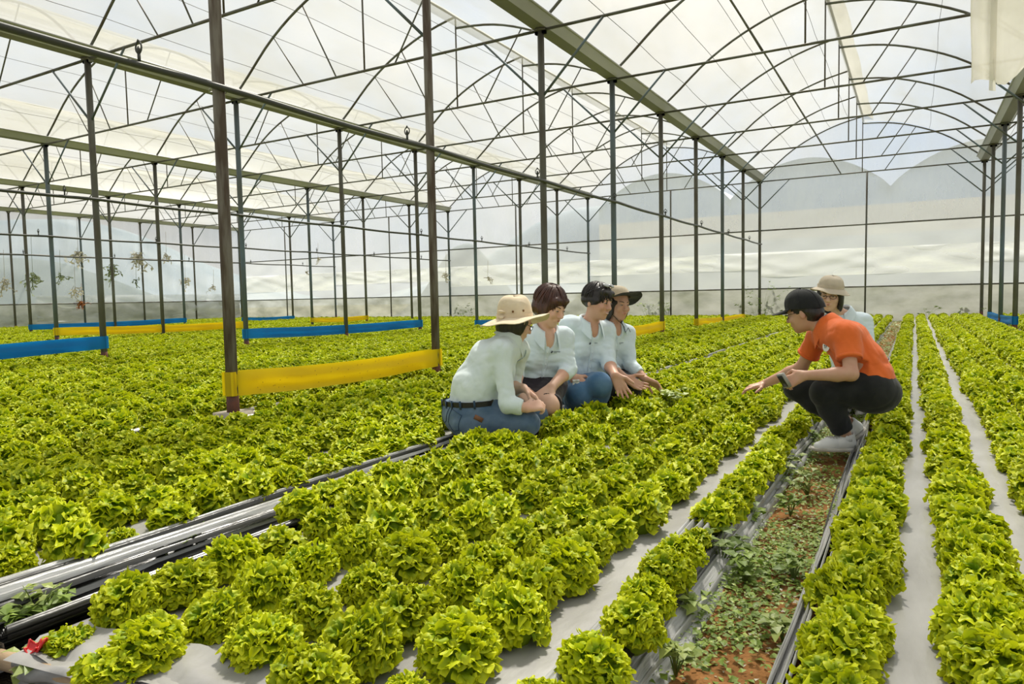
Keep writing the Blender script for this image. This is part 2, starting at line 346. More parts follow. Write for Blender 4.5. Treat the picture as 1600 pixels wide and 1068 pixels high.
# ---- walls
def wavy(p0, p1, z0, z1, nx, nz_, amp, nrm, seed, zf=None):
    """a hanging film from p0 to p1 with soft folds"""
    r = np.random.default_rng(seed); ph = r.uniform(0, 6.28, 8); a = np.linspace(0, 1, nx)[:, None]; c = np.linspace(0, 1, nz_)[None]
    L_ = np.linalg.norm(np.array(p1)-np.array(p0)); s_ = a*L_
    d = np.zeros((nx, nz_))
    for i in range(8):
        d += np.sin(s_*(.6+.55*i)+ph[i]+c*(2.0+1.7*i)*(1 if i % 2 else -1))/(1.5+i*.6)
    d *= amp*np.sin(c*PI)**.5
    base = np.array(p0)[None, None]*(1-a[..., None])+np.array(p1)[None, None]*a[..., None]
    zz = z0+(z1-z0)*c+np.zeros_like(a)
    P = np.concatenate([base+np.zeros((nx, nz_, 1)), zz[..., None]], -1)
    P[..., :2] += np.array(nrm)[None, None]*d[..., None]
    b = MB(); b.grid(P); return b
wb = empty('wall_back', 'translucent film end wall of the greenhouse', 'wall', (0, YEND, 0), kind='structure')
wl = empty('wall_left', 'translucent film side wall at the far left', 'wall', (LX['A5'], 0, 0), kind='structure')
for bi, (L, R) in enumerate(BAYS):
    x0, x1 = LX[L], LX[R]; sp = x1-x0; q = sp/S0
    xs = np.linspace(0, sp, 30); top = np.maximum(np.interp(xs, [u*q for u, z in LARCH], [z for u, z in LARCH], right=0), np.interp(xs, [u*q for u, z in RARCH], [z for u, z in RARCH], left=0))
    P = np.array([[(x0+a, .06, ZC+(t-ZC)*c) for c in np.linspace(0, 1, 5)] for a, t in zip(xs, top)])
    b = MB(); b.grid(P); b.obj('gable_film', M['film_wall'], wb)
    wavy((x0, .06), (x1, .06), 3.09, ZC, 40, 12, .012, (0, 1), bi).obj('upper_film', M['film_wall'], wb)
    wavy((x0, .07), (x1, .07), 1.104, 3.09, 90, 24, .030, (0, 1), bi+10).obj('middle_film', M['film_thick'], wb)
    wavy((x0, .08), (x1, .08), 1.5+.25*(bi % 2), 2.35, 80, 18, .04, (0, 1), bi+20).obj('loose_film', M['film_loose_glint'], wb)  # loose layer whose bright highlight comes from its colour
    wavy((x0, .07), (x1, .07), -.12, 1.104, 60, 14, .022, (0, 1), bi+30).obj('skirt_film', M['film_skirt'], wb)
    for z in (1.104, 3.09):
        b = MB(); b.tube([(x0, 0, z), (x1, 0, z)], .026, 6); b.obj('wall_rail', M['steel'], wb)
    b = MB(); xm = x0+3.25*q; b.tube([(xm, 0, -.1), (xm+.02, 0, ZC)], .03, 6); b.obj('middle_post', M['steel'], wb)
ya, yb = YK(1), YEND
wavy((-.06, ya), (-.06, yb), 3.09, ZC+.3, 60, 10, .015, (1, 0), 50).obj('upper_film', M['film_wall'], wl)
wavy((-.06, ya), (-.06, yb), 1.104, 3.09, 120, 20, .03, (1, 0), 51).obj('middle_film', M['film_wall'], wl)
wavy((-.10, ya+9), (-.10, yb), .35, 1.45, 120, 20, .10, (1, 0), 52).obj('loose_film', M['film_thick'], wl)
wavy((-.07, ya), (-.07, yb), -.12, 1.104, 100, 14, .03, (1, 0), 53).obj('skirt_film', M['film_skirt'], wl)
for z in (1.104, 3.09):
    b = MB(); b.tube([(0, ya, z), (0, yb, z)], .026, 6); b.obj('wall_rail', M['steel'], wl)
# ---- irrigation pipes with sprinklers
for ln, y0 in (('A', 0.5), ('A2', 1.0), ('A3', 3.0), ('A4', 6.0)):
    x = LX[ln]+.065
    b = MB(); ys = np.linspace(y0, YEND, 60); b.tube([(x, y, 2.63-.02*abs(math.sin((y-YK(0))/2.712*PI))) for y in ys], .024, 8)
    root = b.obj('irrigation_pipe', M['pipe'], label='black irrigation pipe strapped along the posts '+LN_TXT[ln], cat='pipe', group='irrigation pipes')
    for j in range(9):
        y = 3.0+2.9*j
        if y < y0 or y > YEND-.5: continue
        b = MB(); b.tube([(x, y, 2.64), (x, y, 2.695)], .012, 6)
        b.tube([(x+.032*math.sin(w), y, 2.73-.038*math.cos(w)) for w in np.linspace(0, 2*PI, 13)[:-1]], .006, 5, closed=True)
        b.tube([(x, y, 2.69), (x, y, 2.715), (x, y, 2.74)], [.012, .016, .006], 6); b.tube([(x, y, 2.765), (x, y, 2.785)], [.014, .006], 6)
        b.obj('sprinkler', M['pipe'], root)
    for k in range(0, 9):
        if (ln, k) in post_data:
            b = MB(); y = YK(k); b.tube([(x-.065+.078*math.cos(w), y+.06*math.sin(w), 2.62+.01*math.sin(3*w)) for w in np.linspace(0, 2*PI, 13)[:-1]], .006, 5, closed=True); b.obj('pipe_tie', M['gutter'], root)
# ---- plastic tapes wrapped between posts
def tape(ln, ka, kb, za, zb, color, label, h=.19, xa=None):
    x = LX[ln]; ya, yb = (YK(ka), YK(kb)); n = 40
    root = None; b = MB()
    for sgn, nm in ((1, 0), (-1, 1)):
        ts = np.linspace(0, 1, n); ws = np.linspace(-.5, .5, 7); P = np.zeros((n, 7, 3))
        for i, t in enumerate(ts):
            ed = min(t, 1-t); sag = .035*math.sin(PI*t); pinch = 1-.10*math.exp(-ed*14)
            for j, w in enumerate(ws):
                bl = .006*math.sin(w*9+t*3)+.004*math.sin(t*31+w*5)*math.exp(-ed*5)
                P[i, j] = (x+sgn*(.052-.045*min(1, ed*9)*0.9)+bl*min(1, ed*8), ya-.05+(yb-ya+.1)*t, za+(zb-za)*t-sag+w*h*pinch+.006*math.sin(t*17)*(.5-ed))
        b.grid(P)
    for yy, zz, s in ((ya, za, -1), (yb, zb, 1)):
        w_ = np.linspace(-PI/2, PI/2, 9)
        P = np.array([[(x+.052*math.sin(a), yy+s*(.05+.004*math.sin(7*c+a)), zz+c*h*.9) if False else (x+.053*math.sin(a), yy+s*.053*math.cos(a), zz+c*h*.92) for c in np.linspace(-.5, .5, 5)] for a in w_]); b.grid(P)
    root = b.obj('barrier_tape', M[color], label=label, cat='tape', group=f'{color} plastic tapes between posts')
    return root
yt = tape('A', 0, 1, .372, .352, 'yellow', 'wide yellow plastic tape stretched between the two nearest posts, largest one', .205)
b = MB()
for i in range(46):
    t, w = rnd.uniform(.03, .97), rnd.uniform(-.08, .08); b.ball((LX['A']+.013+.002, YK(0)+t*2.712, .372-.02*t-.035*math.sin(PI*t)+w), (.003, .004, .004), None, 5, 3)
b.obj('dirt_specks', M['speck'], yt, kind='stuff')
tape('A2', -1, 1, .37, .43, 'blue', 'blue plastic tape at the left edge, nearest of the blue tapes', .21)
tape('A3', 2, 4, .41, .345, 'yellow', 'long yellow tape spanning two bays behind the nearest blue tape', .2)
tape('A4', 3, 5, .36, .38, 'blue', 'thin blue tape behind the long yellow tape, by the left wall', .18)
tape('A2', 2, 4, .41, .38, 'blue', 'long blue tape running behind the two nearest posts', .2)
tape('A3', 5, 6, .37, .36, 'yellow', 'short yellow tape seen just above the long blue tape', .16)
tape('A4', 6, 7, .31, .29, 'blue', 'short blue tape far off in the fourth post line', .16)
tape('A', 3, 4, .335, .34, 'yellow', 'yellow tape just right of the woman in the black brimmed hat', .2)
tape('A', 5, 7, .30, .25, 'yellow', 'far yellow tape across three posts near the end wall', .18)
tape('B', 5, 7, .33, .27, 'blue', 'blue tape on the right-hand posts by the end wall', .18)
tape('A2', 5, 6, .28, .30, 'blue', 'small blue tape just left of the cream sun hat', .16)
# ---- folded film hanging from a truss, upper right
root = empty('hanging_film', 'folded cream film sheet hanging down from the roof at the upper right', 'film', (0, 0, 0))
yh = YK(2)-.28
b = MB(); zz = np.linspace(3.06, ZC+.9, 24)
prof = [(.47, .0), (.50, -.03), (.56, .02), (.625, .01), (.64, -.04), (.665, -.05), (.70, .01), (.78, .05), (.88, .04), (.98, .02), (1.12, .06), (1.3, .1)]
P = np.array([[(a+.01*math.sin(z*5+a*9), yh+c*1.6+.012*math.sin(z*7+a*20), max(z, 3.08+.06*math.sin(a*14)+(.28*max(0, a-.72)*1.6))) for a, c in prof] for z in zz]); b.grid(P); b.obj('film_sheet', M['film_flap'], root)
b = MB(); P = np.array([[(.655+.03*c, yh-.09+.03*c, z) for c in np.linspace(-1, 1, 4)] for z in np.linspace(2.98, ZC+.9, 12)]); b.grid(P); b.obj('film_fold', M['film_flap'], root)
# ---- outside: neighbouring greenhouse, hills
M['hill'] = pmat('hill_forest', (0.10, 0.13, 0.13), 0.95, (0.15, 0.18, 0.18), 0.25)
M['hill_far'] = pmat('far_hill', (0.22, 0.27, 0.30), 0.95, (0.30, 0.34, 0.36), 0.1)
M['nroof'] = pmat('grey_neighbour_film', (0.70, 0.76, 0.85), 0.5, (0.62, 0.68, 0.78), 0.4)
M['nband'] = pmat('cream_neighbour_band', (.90, .85, .76), .7, (.84, .78, .69), .4); M['nblue'] = pmat('blue_grey_neighbour_gable', (.58, .66, .78), .6, (.52, .60, .72), .3)
M['nwall'] = pmat('pale_neighbour_wall', (0.82, 0.85, 0.88), 0.7, (0.72, 0.75, 0.78), 0.5)
nb = empty('neighbour_greenhouse', 'grey arched greenhouse roofs seen through the end wall film', 'greenhouse', (0, 33, 0))
for i in range(-2, 3):
    x0 = -.9+6.4*i
    P = np.array([[(x0+6.4*t, y, 5.2+1.5*math.sin(PI*t)**.8) for t in np.linspace(0, 1, 18)] for y in (0, 14)]); b = MB(); b.grid(P); b.obj('roof_vault', M['nroof'], nb)
    for nm_, zr, m_ in (('lower_panel', (0, 3.3), 'nwall'), ('middle_panel', (3.3, 4.5), 'nband'), ('upper_panel', (4.5, 9), 'nblue')):
        P = np.array([[(x0+6.4*t, -.02, min(c, 5.2+1.5*math.sin(PI*t)**.8)) for c in np.linspace(*zr, 5)] for t in np.linspace(0, 1, 25)]); b = MB(); b.grid(P); b.obj(nm_, M[m_], nb)
def hill(name, label, cx, cy, w, dpt, h, m, seed):
    r = np.random.default_rng(seed); n = 40; a = np.linspace(-1, 1, n)
    X, Y = np.meshgrid(a, a, indexing='ij'); Z = np.exp(-(X*1.6)**2*2-(Y*1.6)**2*2)
    for i in range(7): Z += .06*np.sin(X*(4+3*i)+r.uniform(0, 6))*np.sin(Y*(3+2.5*i)+r.uniform(0, 6))/(1+.4*i)*np.exp(-(X**2+Y**2)*2)
    P = np.stack([cx+X*w, cy+Y*dpt, -.3+Z*h], -1); b = MB(); b.grid(P); b.obj(name, m, label=label, cat='hill', kind='structure')
hill('hill', 'dark bushy mound behind the end wall', -27, 41, 7, 6, 5.2, M['hill'], 1)
hill('hill', 'dark bushy mound right of it behind the end wall', -15.5, 42, 7, 6, 4.2, M['hill'], 2)
hill('hill', 'green hillside beyond the left side wall', -46, 22, 11, 20, 4.0, M['hill'], 3)
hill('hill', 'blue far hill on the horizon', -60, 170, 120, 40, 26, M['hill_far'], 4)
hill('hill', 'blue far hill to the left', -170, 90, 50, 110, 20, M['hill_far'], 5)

# ------------------------------------------------------------------ beds, furrows, soil path
ZB = 0.10
BED = dict(path=(-.68, -.26))
# beds: name -> (x left, x right, [row x], text)
beds = [
    ('center', -2.16, -.66, [-.655, -.945, -1.17, -1.42, -1.68, -1.94, -2.17], 'between the women and the soil path'),
    ('right', -.27, 1.66, [-.13, .17, .49, .75, 1.06, 1.32, 1.56], 'right of the soil path'),
    ('left', -4.50, -2.46, [-2.58-.262*i for i in range(8)], 'between the black furrow and the nearest post'),
]
FURC = []   # furrow centres further left
xs = -4.63
for i in range(13):
    w = 2.12; l, r = xs-w+.12, xs-.14
    if i < 13: beds.append((f'far{i}', l, r, [r-.10-.25*j for j in range(8)], f'{ordn(i+1)} bed beyond the nearest post'))
    xs -= w
beds.append(('farright', 1.86, 3.9, [1.97+.26*i for i in range(7)], 'beyond the right-hand posts'))
g = MB(); P = np.array([[[x, y, -0.05] for y in np.linspace(-3, YEND+.1, 6)] for x in np.linspace(-31, 8.2, 8)]); g.grid(P)
g.obj('floor', M['earth'], kind='structure', label='dark earth floor of the greenhouse', cat='floor')
def fbm(x, y, seed, f=1.0):
    r = np.random.default_rng(seed); o = np.zeros(np.broadcast(x, y).shape)
    for i in range(9):
        k = f*(1.6**i); a, b, c, d = r.uniform(-1, 1, 4); o += np.sin(k*(x*a*2+y*b)+c*9+1.3*np.sin(k*.7*(y*a-x*b)+d*9))/(1.45**i)
    return o/3
YF = {'center': .93, 'left': -.4, 'right': .5}
for nm, xl, xr, rows, txt in beds:
    y0 = YF.get(nm, -.6 if nm == 'farright' else 0.0); near = nm in YF
    ya = np.concatenate([np.arange(y0, 5, .035 if near else .12), np.arange(5, YEND-.1, .25)])
    xa = np.concatenate([np.linspace(xl, xl+.12, 4)[:-1], np.linspace(xl+.12, xr-.12, 26 if near else 8), np.linspace(xr-.12, xr, 4)[1:]])
    X, Y = np.meshgrid(xa, ya, indexing='ij')
    ed = np.minimum(X-xl, xr-X); Z = ZB-.05*np.clip(1-ed/.10, 0, 1)**2+.012*fbm(X, Y, 3, 2.2)+.006*fbm(X*3, Y*1.2, 8, 5)
    Z[0] = -.05; Z[-1] = -.05
    if near: Z[:, 0] = -.02
    b = MB(); b.grid(np.stack([X, Y, Z], -1))
    bed = b.obj('planting_bed', M['mulch'], kind='structure', label=f'raised bed under silver plastic film, {txt}', cat='bed')
    # pleated plastic along both edges
    for side in (-1, 1):
        xe = xl if side < 0 else xr
        if not near and nm not in ('far0', 'farright') and side < 0: continue
        wd = {('center', -1): .07, ('left', 1): .13, ('center', 1): .15, ('right', -1): .06}.get((nm, side), .11)
        hh = {('center', -1): .03, ('left', 1): .05, ('center', 1): .035}.get((nm, side), .02)
        strands = 9 if near else 4
        ts = np.linspace(0, 1, 9); yy = ya[::2]
        P = np.stack([np.stack([xe-side*wd*.3+side*wd*1.15*t+.010*np.sin(yy*1.3+t*6)+.004*np.sin(yy*7+t*13), yy, ZB+.006-.125*t**1.5+.010*np.sin(t*21+yy*.8)+0*yy], -1) for t in ts], 1)
        m = MB(); m.grid(P); m.obj('edge_film', M['fold_black'] if nm in ('left', 'far0') or (nm == 'center' and side < 0) else M['fold'], bed)
        for s in range(strands):
            t0 = s/strands; yy = ya[::2] if near else ya[::3]; n = len(yy)
            dark = (s in (0, 3, 6, 8)) if nm in ('left', 'far0') else True if (nm == 'center' and side < 0) else (s in (5,))  # black strands: black film underside, plus furrow shade put in as colour
            ph = rnd.uniform(0, 6)
            cx = xe-side*wd*.45+side*wd*1.2*t0+.012*np.sin(yy*1.1+ph)+.006*np.sin(yy*3.1+2*ph)
            cz = ZB+.012+hh*np.sin(PI*min(1, .15+t0*.85))-.115*t0**1.6+.006*np.sin(yy*1.7+ph)
            wv = wd/strands*(.75+.35*np.sin(yy*.9+ph))
            P = np.stack([np.stack([cx-side*wv*.75, yy, cz-.002], -1), np.stack([cx-side*wv*.3, yy, cz+.009], -1), np.stack([cx+side*wv*.3, yy, cz+.006], -1), np.stack([cx+side*wv*.8, yy, cz-.012], -1)], 1)
            m = MB(); m.grid(P); m.obj('film_pleat', M['fold_black'] if dark else M['fold'], bed)
# black film lining the furrow in front of the left bed
for xl_, xr_ in ((-2.47, -2.14), (-4.80, -4.48)):
    ya = np.arange(-.2, YEND-.2, .12); xa = np.linspace(xl_, xr_, 9); X, Y = np.meshgrid(xa, ya, indexing='ij'); t = (X-xl_)/(xr_-xl_)
    Z = ZB-.02-.09*np.sin(PI*t)+.008*fbm(X*3, Y, 4, 3)
    b = MB(); b.grid(np.stack([X, Y, Z], -1)); b.obj('furrow_film', M['fold_black'], label='black plastic film lining the furrow '+('behind the women' if xl_ > -3 else 'at the nearest post line'), cat='film', kind='structure')
# soil path
ya = np.concatenate([np.arange(.5, 6, .03), np.arange(6, YEND-.1, .2)]); xa = np.linspace(-.74, -.2, 22); X, Y = np.meshgrid(xa, ya, indexing='ij')
Z = .006+.030*fbm(X, Y, 21, 3.0)+.012*fbm(X, Y, 22, 14)
b = MB(); b.grid(np.stack([X, Y, Z], -1)); b.obj('path', M['soil'], kind='structure', label='orange soil path between two raised beds', cat='path')
# small leaves littering the path
def leaf_quad(c, d, n, l, w, curl=.2):
    d = nz(d); s = nz(np.cross(d, n)); n = np.cross(s, d)
    return [c, c+d*l*.45+s*w*.5+n*l*.06, c+d*l*.45-s*w*.5+n*l*.06, c+d*l*.47+n*l*.02, c+d*l-n*l*curl]
def scatter_leaves(name, mat, count, xf, yf, zf, lf, label, cat, tilt=.6, dens=None):
    v, f, tp = [], [], []
    i = 0
    while i < count:
        y = yf(); x = xf(y)
        if dens is not None and rnd.random() > dens(x, y): continue
        i += 1
        a = rnd.uniform(0, 2*PI); n = nz((rnd.gauss(0, tilt*.5), rnd.gauss(0, tilt*.5), 1)); d = V(math.cos(a), math.sin(a), rnd.uniform(-.1, .5))
        l = lf(); k = len(v); v += leaf_quad(V(x, y, zf(x, y)+rnd.random()**2*.035), d, n, l, l*rnd.uniform(.45, .75)); f += [(k, k+1, k+3), (k, k+3, k+2), (k+1, k+4, k+3), (k+2, k+3, k+4)]
        t = rnd.random(); tp += [t]*5
    me = mesh_from(name, v, f, False, mat); at = me.attributes.new('tip', 'FLOAT', 'POINT'); at.data.foreach_set('value', tp)
    return link(name, me, None, label, cat, kind='stuff')
pz = lambda x, y: .006+.030*float(fbm(np.array(x), np.array(y), 21, 3.0))
dens = lambda x, y: min(1, max(.05, .55+.9*float(fbm(np.array(x), np.array(y), 31, 2.6))+.25*(abs(x+.47) > .16)))
ynear = lambda: .9+rnd.random()**1.5*7
scatter_leaves('path_weeds', M['weed'], 13000, lambda y: rnd.uniform(-.66, -.27), ynear, pz, lambda: rnd.uniform(.012, .034), 'low dark green weeds carpeting the soil path', 'weeds', dens=dens)
scatter_leaves('path_sprouts', M['weed_pale'], 4200, lambda y: rnd.uniform(-.66, -.27), ynear, pz, lambda: rnd.uniform(.010, .026), 'pale green sprouts among the weeds on the soil path', 'weeds', dens=dens)
scatter_leaves('path_litter', M['dry'], 900, lambda y: rnd.uniform(-.66, -.27), ynear, pz, lambda: rnd.uniform(.01, .025), 'dry straw bits on the soil path', 'litter')
scatter_leaves('far_path_weeds', M['weed_pale'], 3200, lambda y: rnd.uniform(-.66, -.27), lambda: rnd.uniform(6, YEND-.4), pz, lambda: rnd.uniform(.03, .06), 'yellow green weeds on the far end of the path', 'weeds')
# weeds with leaves of their own
def weed(loc, h, n, label, mat='weed', size=.045, lean=(0, 0)):
    root = empty('weed_plant', label, 'weed', loc, 'weeds')
    st = MB(); v, f, tp = [], [], []
    for i in range(n):
        a = rnd.uniform(0, 2*PI); rr = h*rnd.uniform(.25, .8); top = V(math.cos(a)*rr+lean[0]*h, math.sin(a)*rr+lean[1]*h, h*rnd.uniform(.45, 1.05))
        st.tube([V(0, 0, -.02), top*V(.45, .45, .65), top], [.0025, .002, .0012], 5)
        for j in range(rnd.randint(3, 5)):
            b_ = rnd.uniform(0, 2*PI); d = V(math.cos(b_), math.sin(b_), rnd.uniform(-.1, .5)); l = size*rnd.uniform(.7, 1.4)
            k = len(v); v += leaf_quad(top*rnd.uniform(.8, 1), d, nz((rnd.gauss(0, .3), rnd.gauss(0, .3), 1)), l, l*.6); f += [(k, k+1, k+3), (k, k+3, k+2), (k+1, k+4, k+3), (k+2, k+3, k+4)]; tp += [rnd.random()]*5
    st.obj('stem', M['weed_pale'], root)
    me = mesh_from('leaves', v, f, False, M[mat]); at = me.attributes.new('tip', 'FLOAT', 'POINT'); at.data.foreach_set('value', tp); link('leaves', me, root)
    return root
for px, py, h, n, mt, lab in [
    (1125, 880, .12, 16, 'weed', 'dark weed against the left plastic edge of the soil path'),
    (1165, 905, .09, 12, 'weed', 'dark weed spilling onto the middle of the soil path'),
    (1240, 900, .07, 9, 'weed', 'low weed clump in the middle of the path'),
    (1055, 1045, .09, 7, 'weed_pale', 'pale weed at the near left corner of the path'),
    (1075, 960, .08, 6, 'weed_pale', 'pale weed growing through the pleated film'),
    (1225, 745, .12, 12, 'weed_pale', 'bright weed by the film edge in front of the squatting man'),
    (1262, 770, .10, 10, 'weed_pale', 'bright low weed in front of the white shoe'),
    (1235, 800, .07, 9, 'weed', 'flat dark weed below the bright ones'),
    (1175, 815, .06, 8, 'weed', 'dark weed halfway along the left path edge'),
    (1225, 1000, .06, 8, 'weed_pale', 'pale weed near the right edge of the path'),
    (1270, 690, .07, 9, 'weed', 'weed between the shoe and the film edge'),
    (60, 975, .12, 9, 'weed_pale', 'leafy weed beside the red clip'), (95, 962, .09, 9, 'weed', 'small dark weed left of the furrow film'),
    (20, 990, .08, 7, 'weed', 'weed in the left corner under the furrow film'), (50, 1066, .10, 6, 'weed_pale', 'broad leaved weed at the bottom left corner'),
    (250, 875, .10, 10, 'weed', 'reddish weed growing in the black furrow'), (290, 865, .10, 9, 'weed', 'second weed in the black furrow'), (225, 880, .08, 6, 'weed_pale', 'pale weed at the foot of the furrow weeds'),
    (530, 745, .10, 5, 'weed_pale', 'bright two leaved weed on the furrow edge'), (600, 722, .09, 6, 'weed_pale', 'bright weed further along the furrow edge'),
    (570, 735, .07, 6, 'weed', 'small dark weed between the two furrow weeds')]:
    weed(tuple(un(px, py, z=.02)), h, n, lab, mt)
# ------------------------------------------------------------------ lettuces
def curl_field(r, lo, hi, n=14):
    """random smooth 3-D vector field that crumples the leaf rims"""
    k = r.normal(size=(n, 3)); k = k/np.linalg.norm(k, axis=1, keepdims=True)*(2*PI/r.uniform(lo, hi, (n, 1)))
    d = r.normal(size=(n, 3)); d = d/np.linalg.norm(d, axis=1, keepdims=True); ph = r.uniform(0, 6.28, n)
    return lambda P, off: np.einsum('...n,nc->...c', np.sin(P@k.T+ph+off), d)*math.sqrt(2/n)
def leaf_patch(phi, th, R, Hh, w, amp, fr, nu, nv, r, fld, bend=1.2, ln=.048):
    """one frilled leaf: rises towards the outside of the head, its ruffled rim turned over; returns (nu,nv,3) and tip value"""
    u = np.linspace(-1, 1, nu)[:, None]; v = np.linspace(0, 1, nv)[None]**.65
    o = V(math.sin(th)*math.cos(phi), math.sin(th)*math.sin(phi), math.cos(th)); s_ = V(-math.sin(phi), math.cos(phi), 0)
    d = V(math.cos(th)*math.cos(phi), math.cos(th)*math.sin(phi), -math.sin(th))
    tw = r.uniform(-PI, PI) if th < .55 else r.uniform(-.8, .8); s_, d = s_*math.cos(tw)+d*math.sin(tw), d*math.cos(tw)-s_*math.sin(tw)
    C = V(R*o[0], R*o[1], .042+Hh*o[2]); P0 = C-o*.034
    al = u*1.25; ve = v*(.62+.38*np.cos(al)+.05*np.sin(u*fr*.7+phi)); be = bend*np.clip((ve-.35)/.65, 0, 1)
    K = 24; tt = np.linspace(0, 1, K); bb = bend*np.clip((tt-.35)/.65, 0, 1)
    co = np.concatenate([[0], np.cumsum((np.cos(bb[1:])+np.cos(bb[:-1]))/2/(K-1))]); cd = np.concatenate([[0], np.cumsum((np.sin(bb[1:])+np.sin(bb[:-1]))/2/(K-1))])
    a_ = np.interp(ve, tt, co)*ln*(.85 if th < .55 else 1); b_ = np.interp(ve, tt, cd)*ln
    P = P0+o*a_[..., None]+d*b_[..., None]+s_*(np.sin(al)*w*(.30+.70*v))[..., None]
    n_ = -o*np.sin(be)[..., None]+d*np.cos(be)[..., None]
    e = np.clip((v-.30)/.70, 0, 1)**1.3*np.ones_like(u)
    p1, p2 = r.uniform(0, 6.28, 2)
    P = P+n_*(.55*amp*e*np.sin(u*fr+p1+3*v))[..., None]
    q = fld(P, p2); P = P+q*(amp*1.15*e)[..., None]
    P = P-d*((u**2)*w*.25)[..., None]
    P[..., 2] = np.maximum(P[..., 2], .004)
    tv = np.clip(.05+.45*e+.5*e**4+r.uniform(-.15, .2)+.12*q[..., 0]*e, 0, 1)
    return P, tv
def layers(nl, r, spread=1.0):
    """golden-angle leaves over the dome, outermost first"""
    L_ = []
    for i in range(nl):
        c = -.22+1.21*(i+.5)/nl; th = math.acos(c)*spread
        L_.append((i*2.39996+r.uniform(-.25, .25), th+r.uniform(-.07, .07)))
    return L_
def head_mesh(name, seed, nl, nu, nv, skip=0, only=None, R=.080, Hh=.076, amp=.0066, fr=9.0, w=.027, mat=None, spread=1.0, lo=.012, hi=.023):
    r = np.random.default_rng(seed); b = MB(); T = []; fld = curl_field(r, lo, hi)
    lump = r.uniform(0, 6.28, 4)
    for i, (phi, th) in enumerate(layers(nl, r, spread)):
        lr = 1+.07*math.sin(2*phi+lump[0])+.05*math.sin(3*phi+lump[1])*math.sin(2*th+lump[2])
        P, tv = leaf_patch(phi, th, R*lr*r.uniform(.90, 1.08), Hh*lr*r.uniform(.90, 1.08), w*r.uniform(.8, 1.25), amp*r.uniform(.8, 1.35), fr*r.uniform(.85, 1.2), nu, nv, r, fld)
        if i < skip or (only is not None and i != only): continue
        b.grid(P); T.append(tv.reshape(-1))
    if only is None:
        n0 = b.n; b.ball((0, 0, .036), (R*.80, R*.80, Hh*.80), None, 10, 7); T.append(np.full(b.n-n0, .15))
    me = b.mesh(name, mat or M['lettuce']); at = me.attributes.new('tip', 'FLOAT', 'POINT'); at.data.foreach_set('value', np.concatenate(T)); return me
NLH, NOUT = 104, 18
HI = []
for s in range(4):
    HI.append((head_mesh('lettuce_heart', 100+s, NLH, 25, 8, skip=NOUT), [head_mesh('leaf', 100+s, NLH, 25, 8, only=i) for i in range(NOUT)]))
MID = [head_mesh('lettuce_mid', 200+s, 66, 11, 5, fr=7, w=.033, amp=.0085, lo=.014, hi=.028) for s in range(5)]
FAR = [head_mesh('lettuce_far', 300+s, 54, 9, 5, fr=6, w=.036, amp=.009, lo=.017, hi=.032) for s in range(4)]
LOOSE = (head_mesh('loose_heart', 401, 40, 25, 8, skip=10, R=.095, Hh=.045, w=.042, amp=.008), [head_mesh('leaf', 401, 40, 25, 8, only=i, R=.095, Hh=.045, w=.042, amp=.008) for i in range(10)])
ROWTXT = {'center': lambda i: f'in {ordn(i+1)} row left of the soil path', 'right': lambda i: f'in {ordn(i+1)} row right of the soil path',
          'left': lambda i: f'in {ordn(i+1)} row beyond the black furrow', 'far0': lambda i: f'in {ordn(i+1)} row behind the nearest post', 'farright': lambda i: f'in {ordn(i+1)} row beyond the right posts'}
KEEP_OUT = []     # (x, y, r) discs where people squat, filled below
for px, py, d, r_ in [(738, 648, 4.45, .24), (822, 661, 4.24, .12), (765, 690, 4.39, .15), (780, 676, 4.64, .15), (836, 650, 4.62, .12), (838, 602, 5.07, .24), (858, 630, 4.69, .13), (832, 640, 4.72, .13), (845, 668, 4.92, .2),
                      (908, 604, 5.55, .24), (936, 596, 5.17, .15), (902, 612, 5.19, .14), (913, 642, 5.41, .2), (954, 592, 5.88, .24), (985, 606, 5.52, .12), (950, 612, 5.48, .13), (960, 640, 5.72, .2), (1340, 600, 5.75, .3)]:
    q_ = un(px, py, d=d); KEEP_OUT.append((q_[0], q_[1], r_))
KEEP_OUT += [(-4.47, 3.53, .17), (-.45, 4.55, .20), (-.20, 4.72, .12), (-.62, 4.52, .08)]
cands = []
for nm, xl, xr, rows, txt in beds:
    for ri, rx in enumerate(rows):
        if nm == 'center': y = 1.08+(.10 if ri % 2 else 0)-(.05 if ri >= 4 else 0)
        elif nm == 'left': y = .55+(.1 if ri % 2 else 0)
        elif nm == 'right': y = 1.2+(.09 if ri % 2 else 0)
        else: y = 1.0+(.1 if ri % 2 else 0)
        step = .198 if nm != 'right' else .185
        while y < YEND-.35:
            x = rx+rnd.gauss(0, .014); yy = y+rnd.gauss(0, .014); s = rnd.uniform(.92, 1.13)*(1.02 if yy < 2.5 else 1.0)
            y += step
            if nm == 'center' and ri == 6 and yy < 2.0: continue
            if nm in ('left', 'center') and rnd.random() < .035: s *= .6
            if nm == 'right': s *= 1.05
            if nm == 'center' and ri == 0: s *= .90
            if any((x-a)**2+(yy-b)**2 < c*c for a, b, c in KEEP_OUT): continue
            if any((x-LX[l])**2+(yy-YK(k))**2 < .17**2 for (l, k) in post_data): continue
            P4 = [(x, yy, .1), (x, yy, .25), (x-.1, yy, .15), (x+.1, yy, .15)]
            if not inview(P4, 420): continue
            seen = inview(P4, 6)
            cands.append([depth_of((x, yy, .12)), x, yy, s*(1.24 if nm == 'center' and ri > 4 and 3.2 < yy < 5.6 else (1.02 if nm == 'center' else 1.03)), nm, ri, seen])
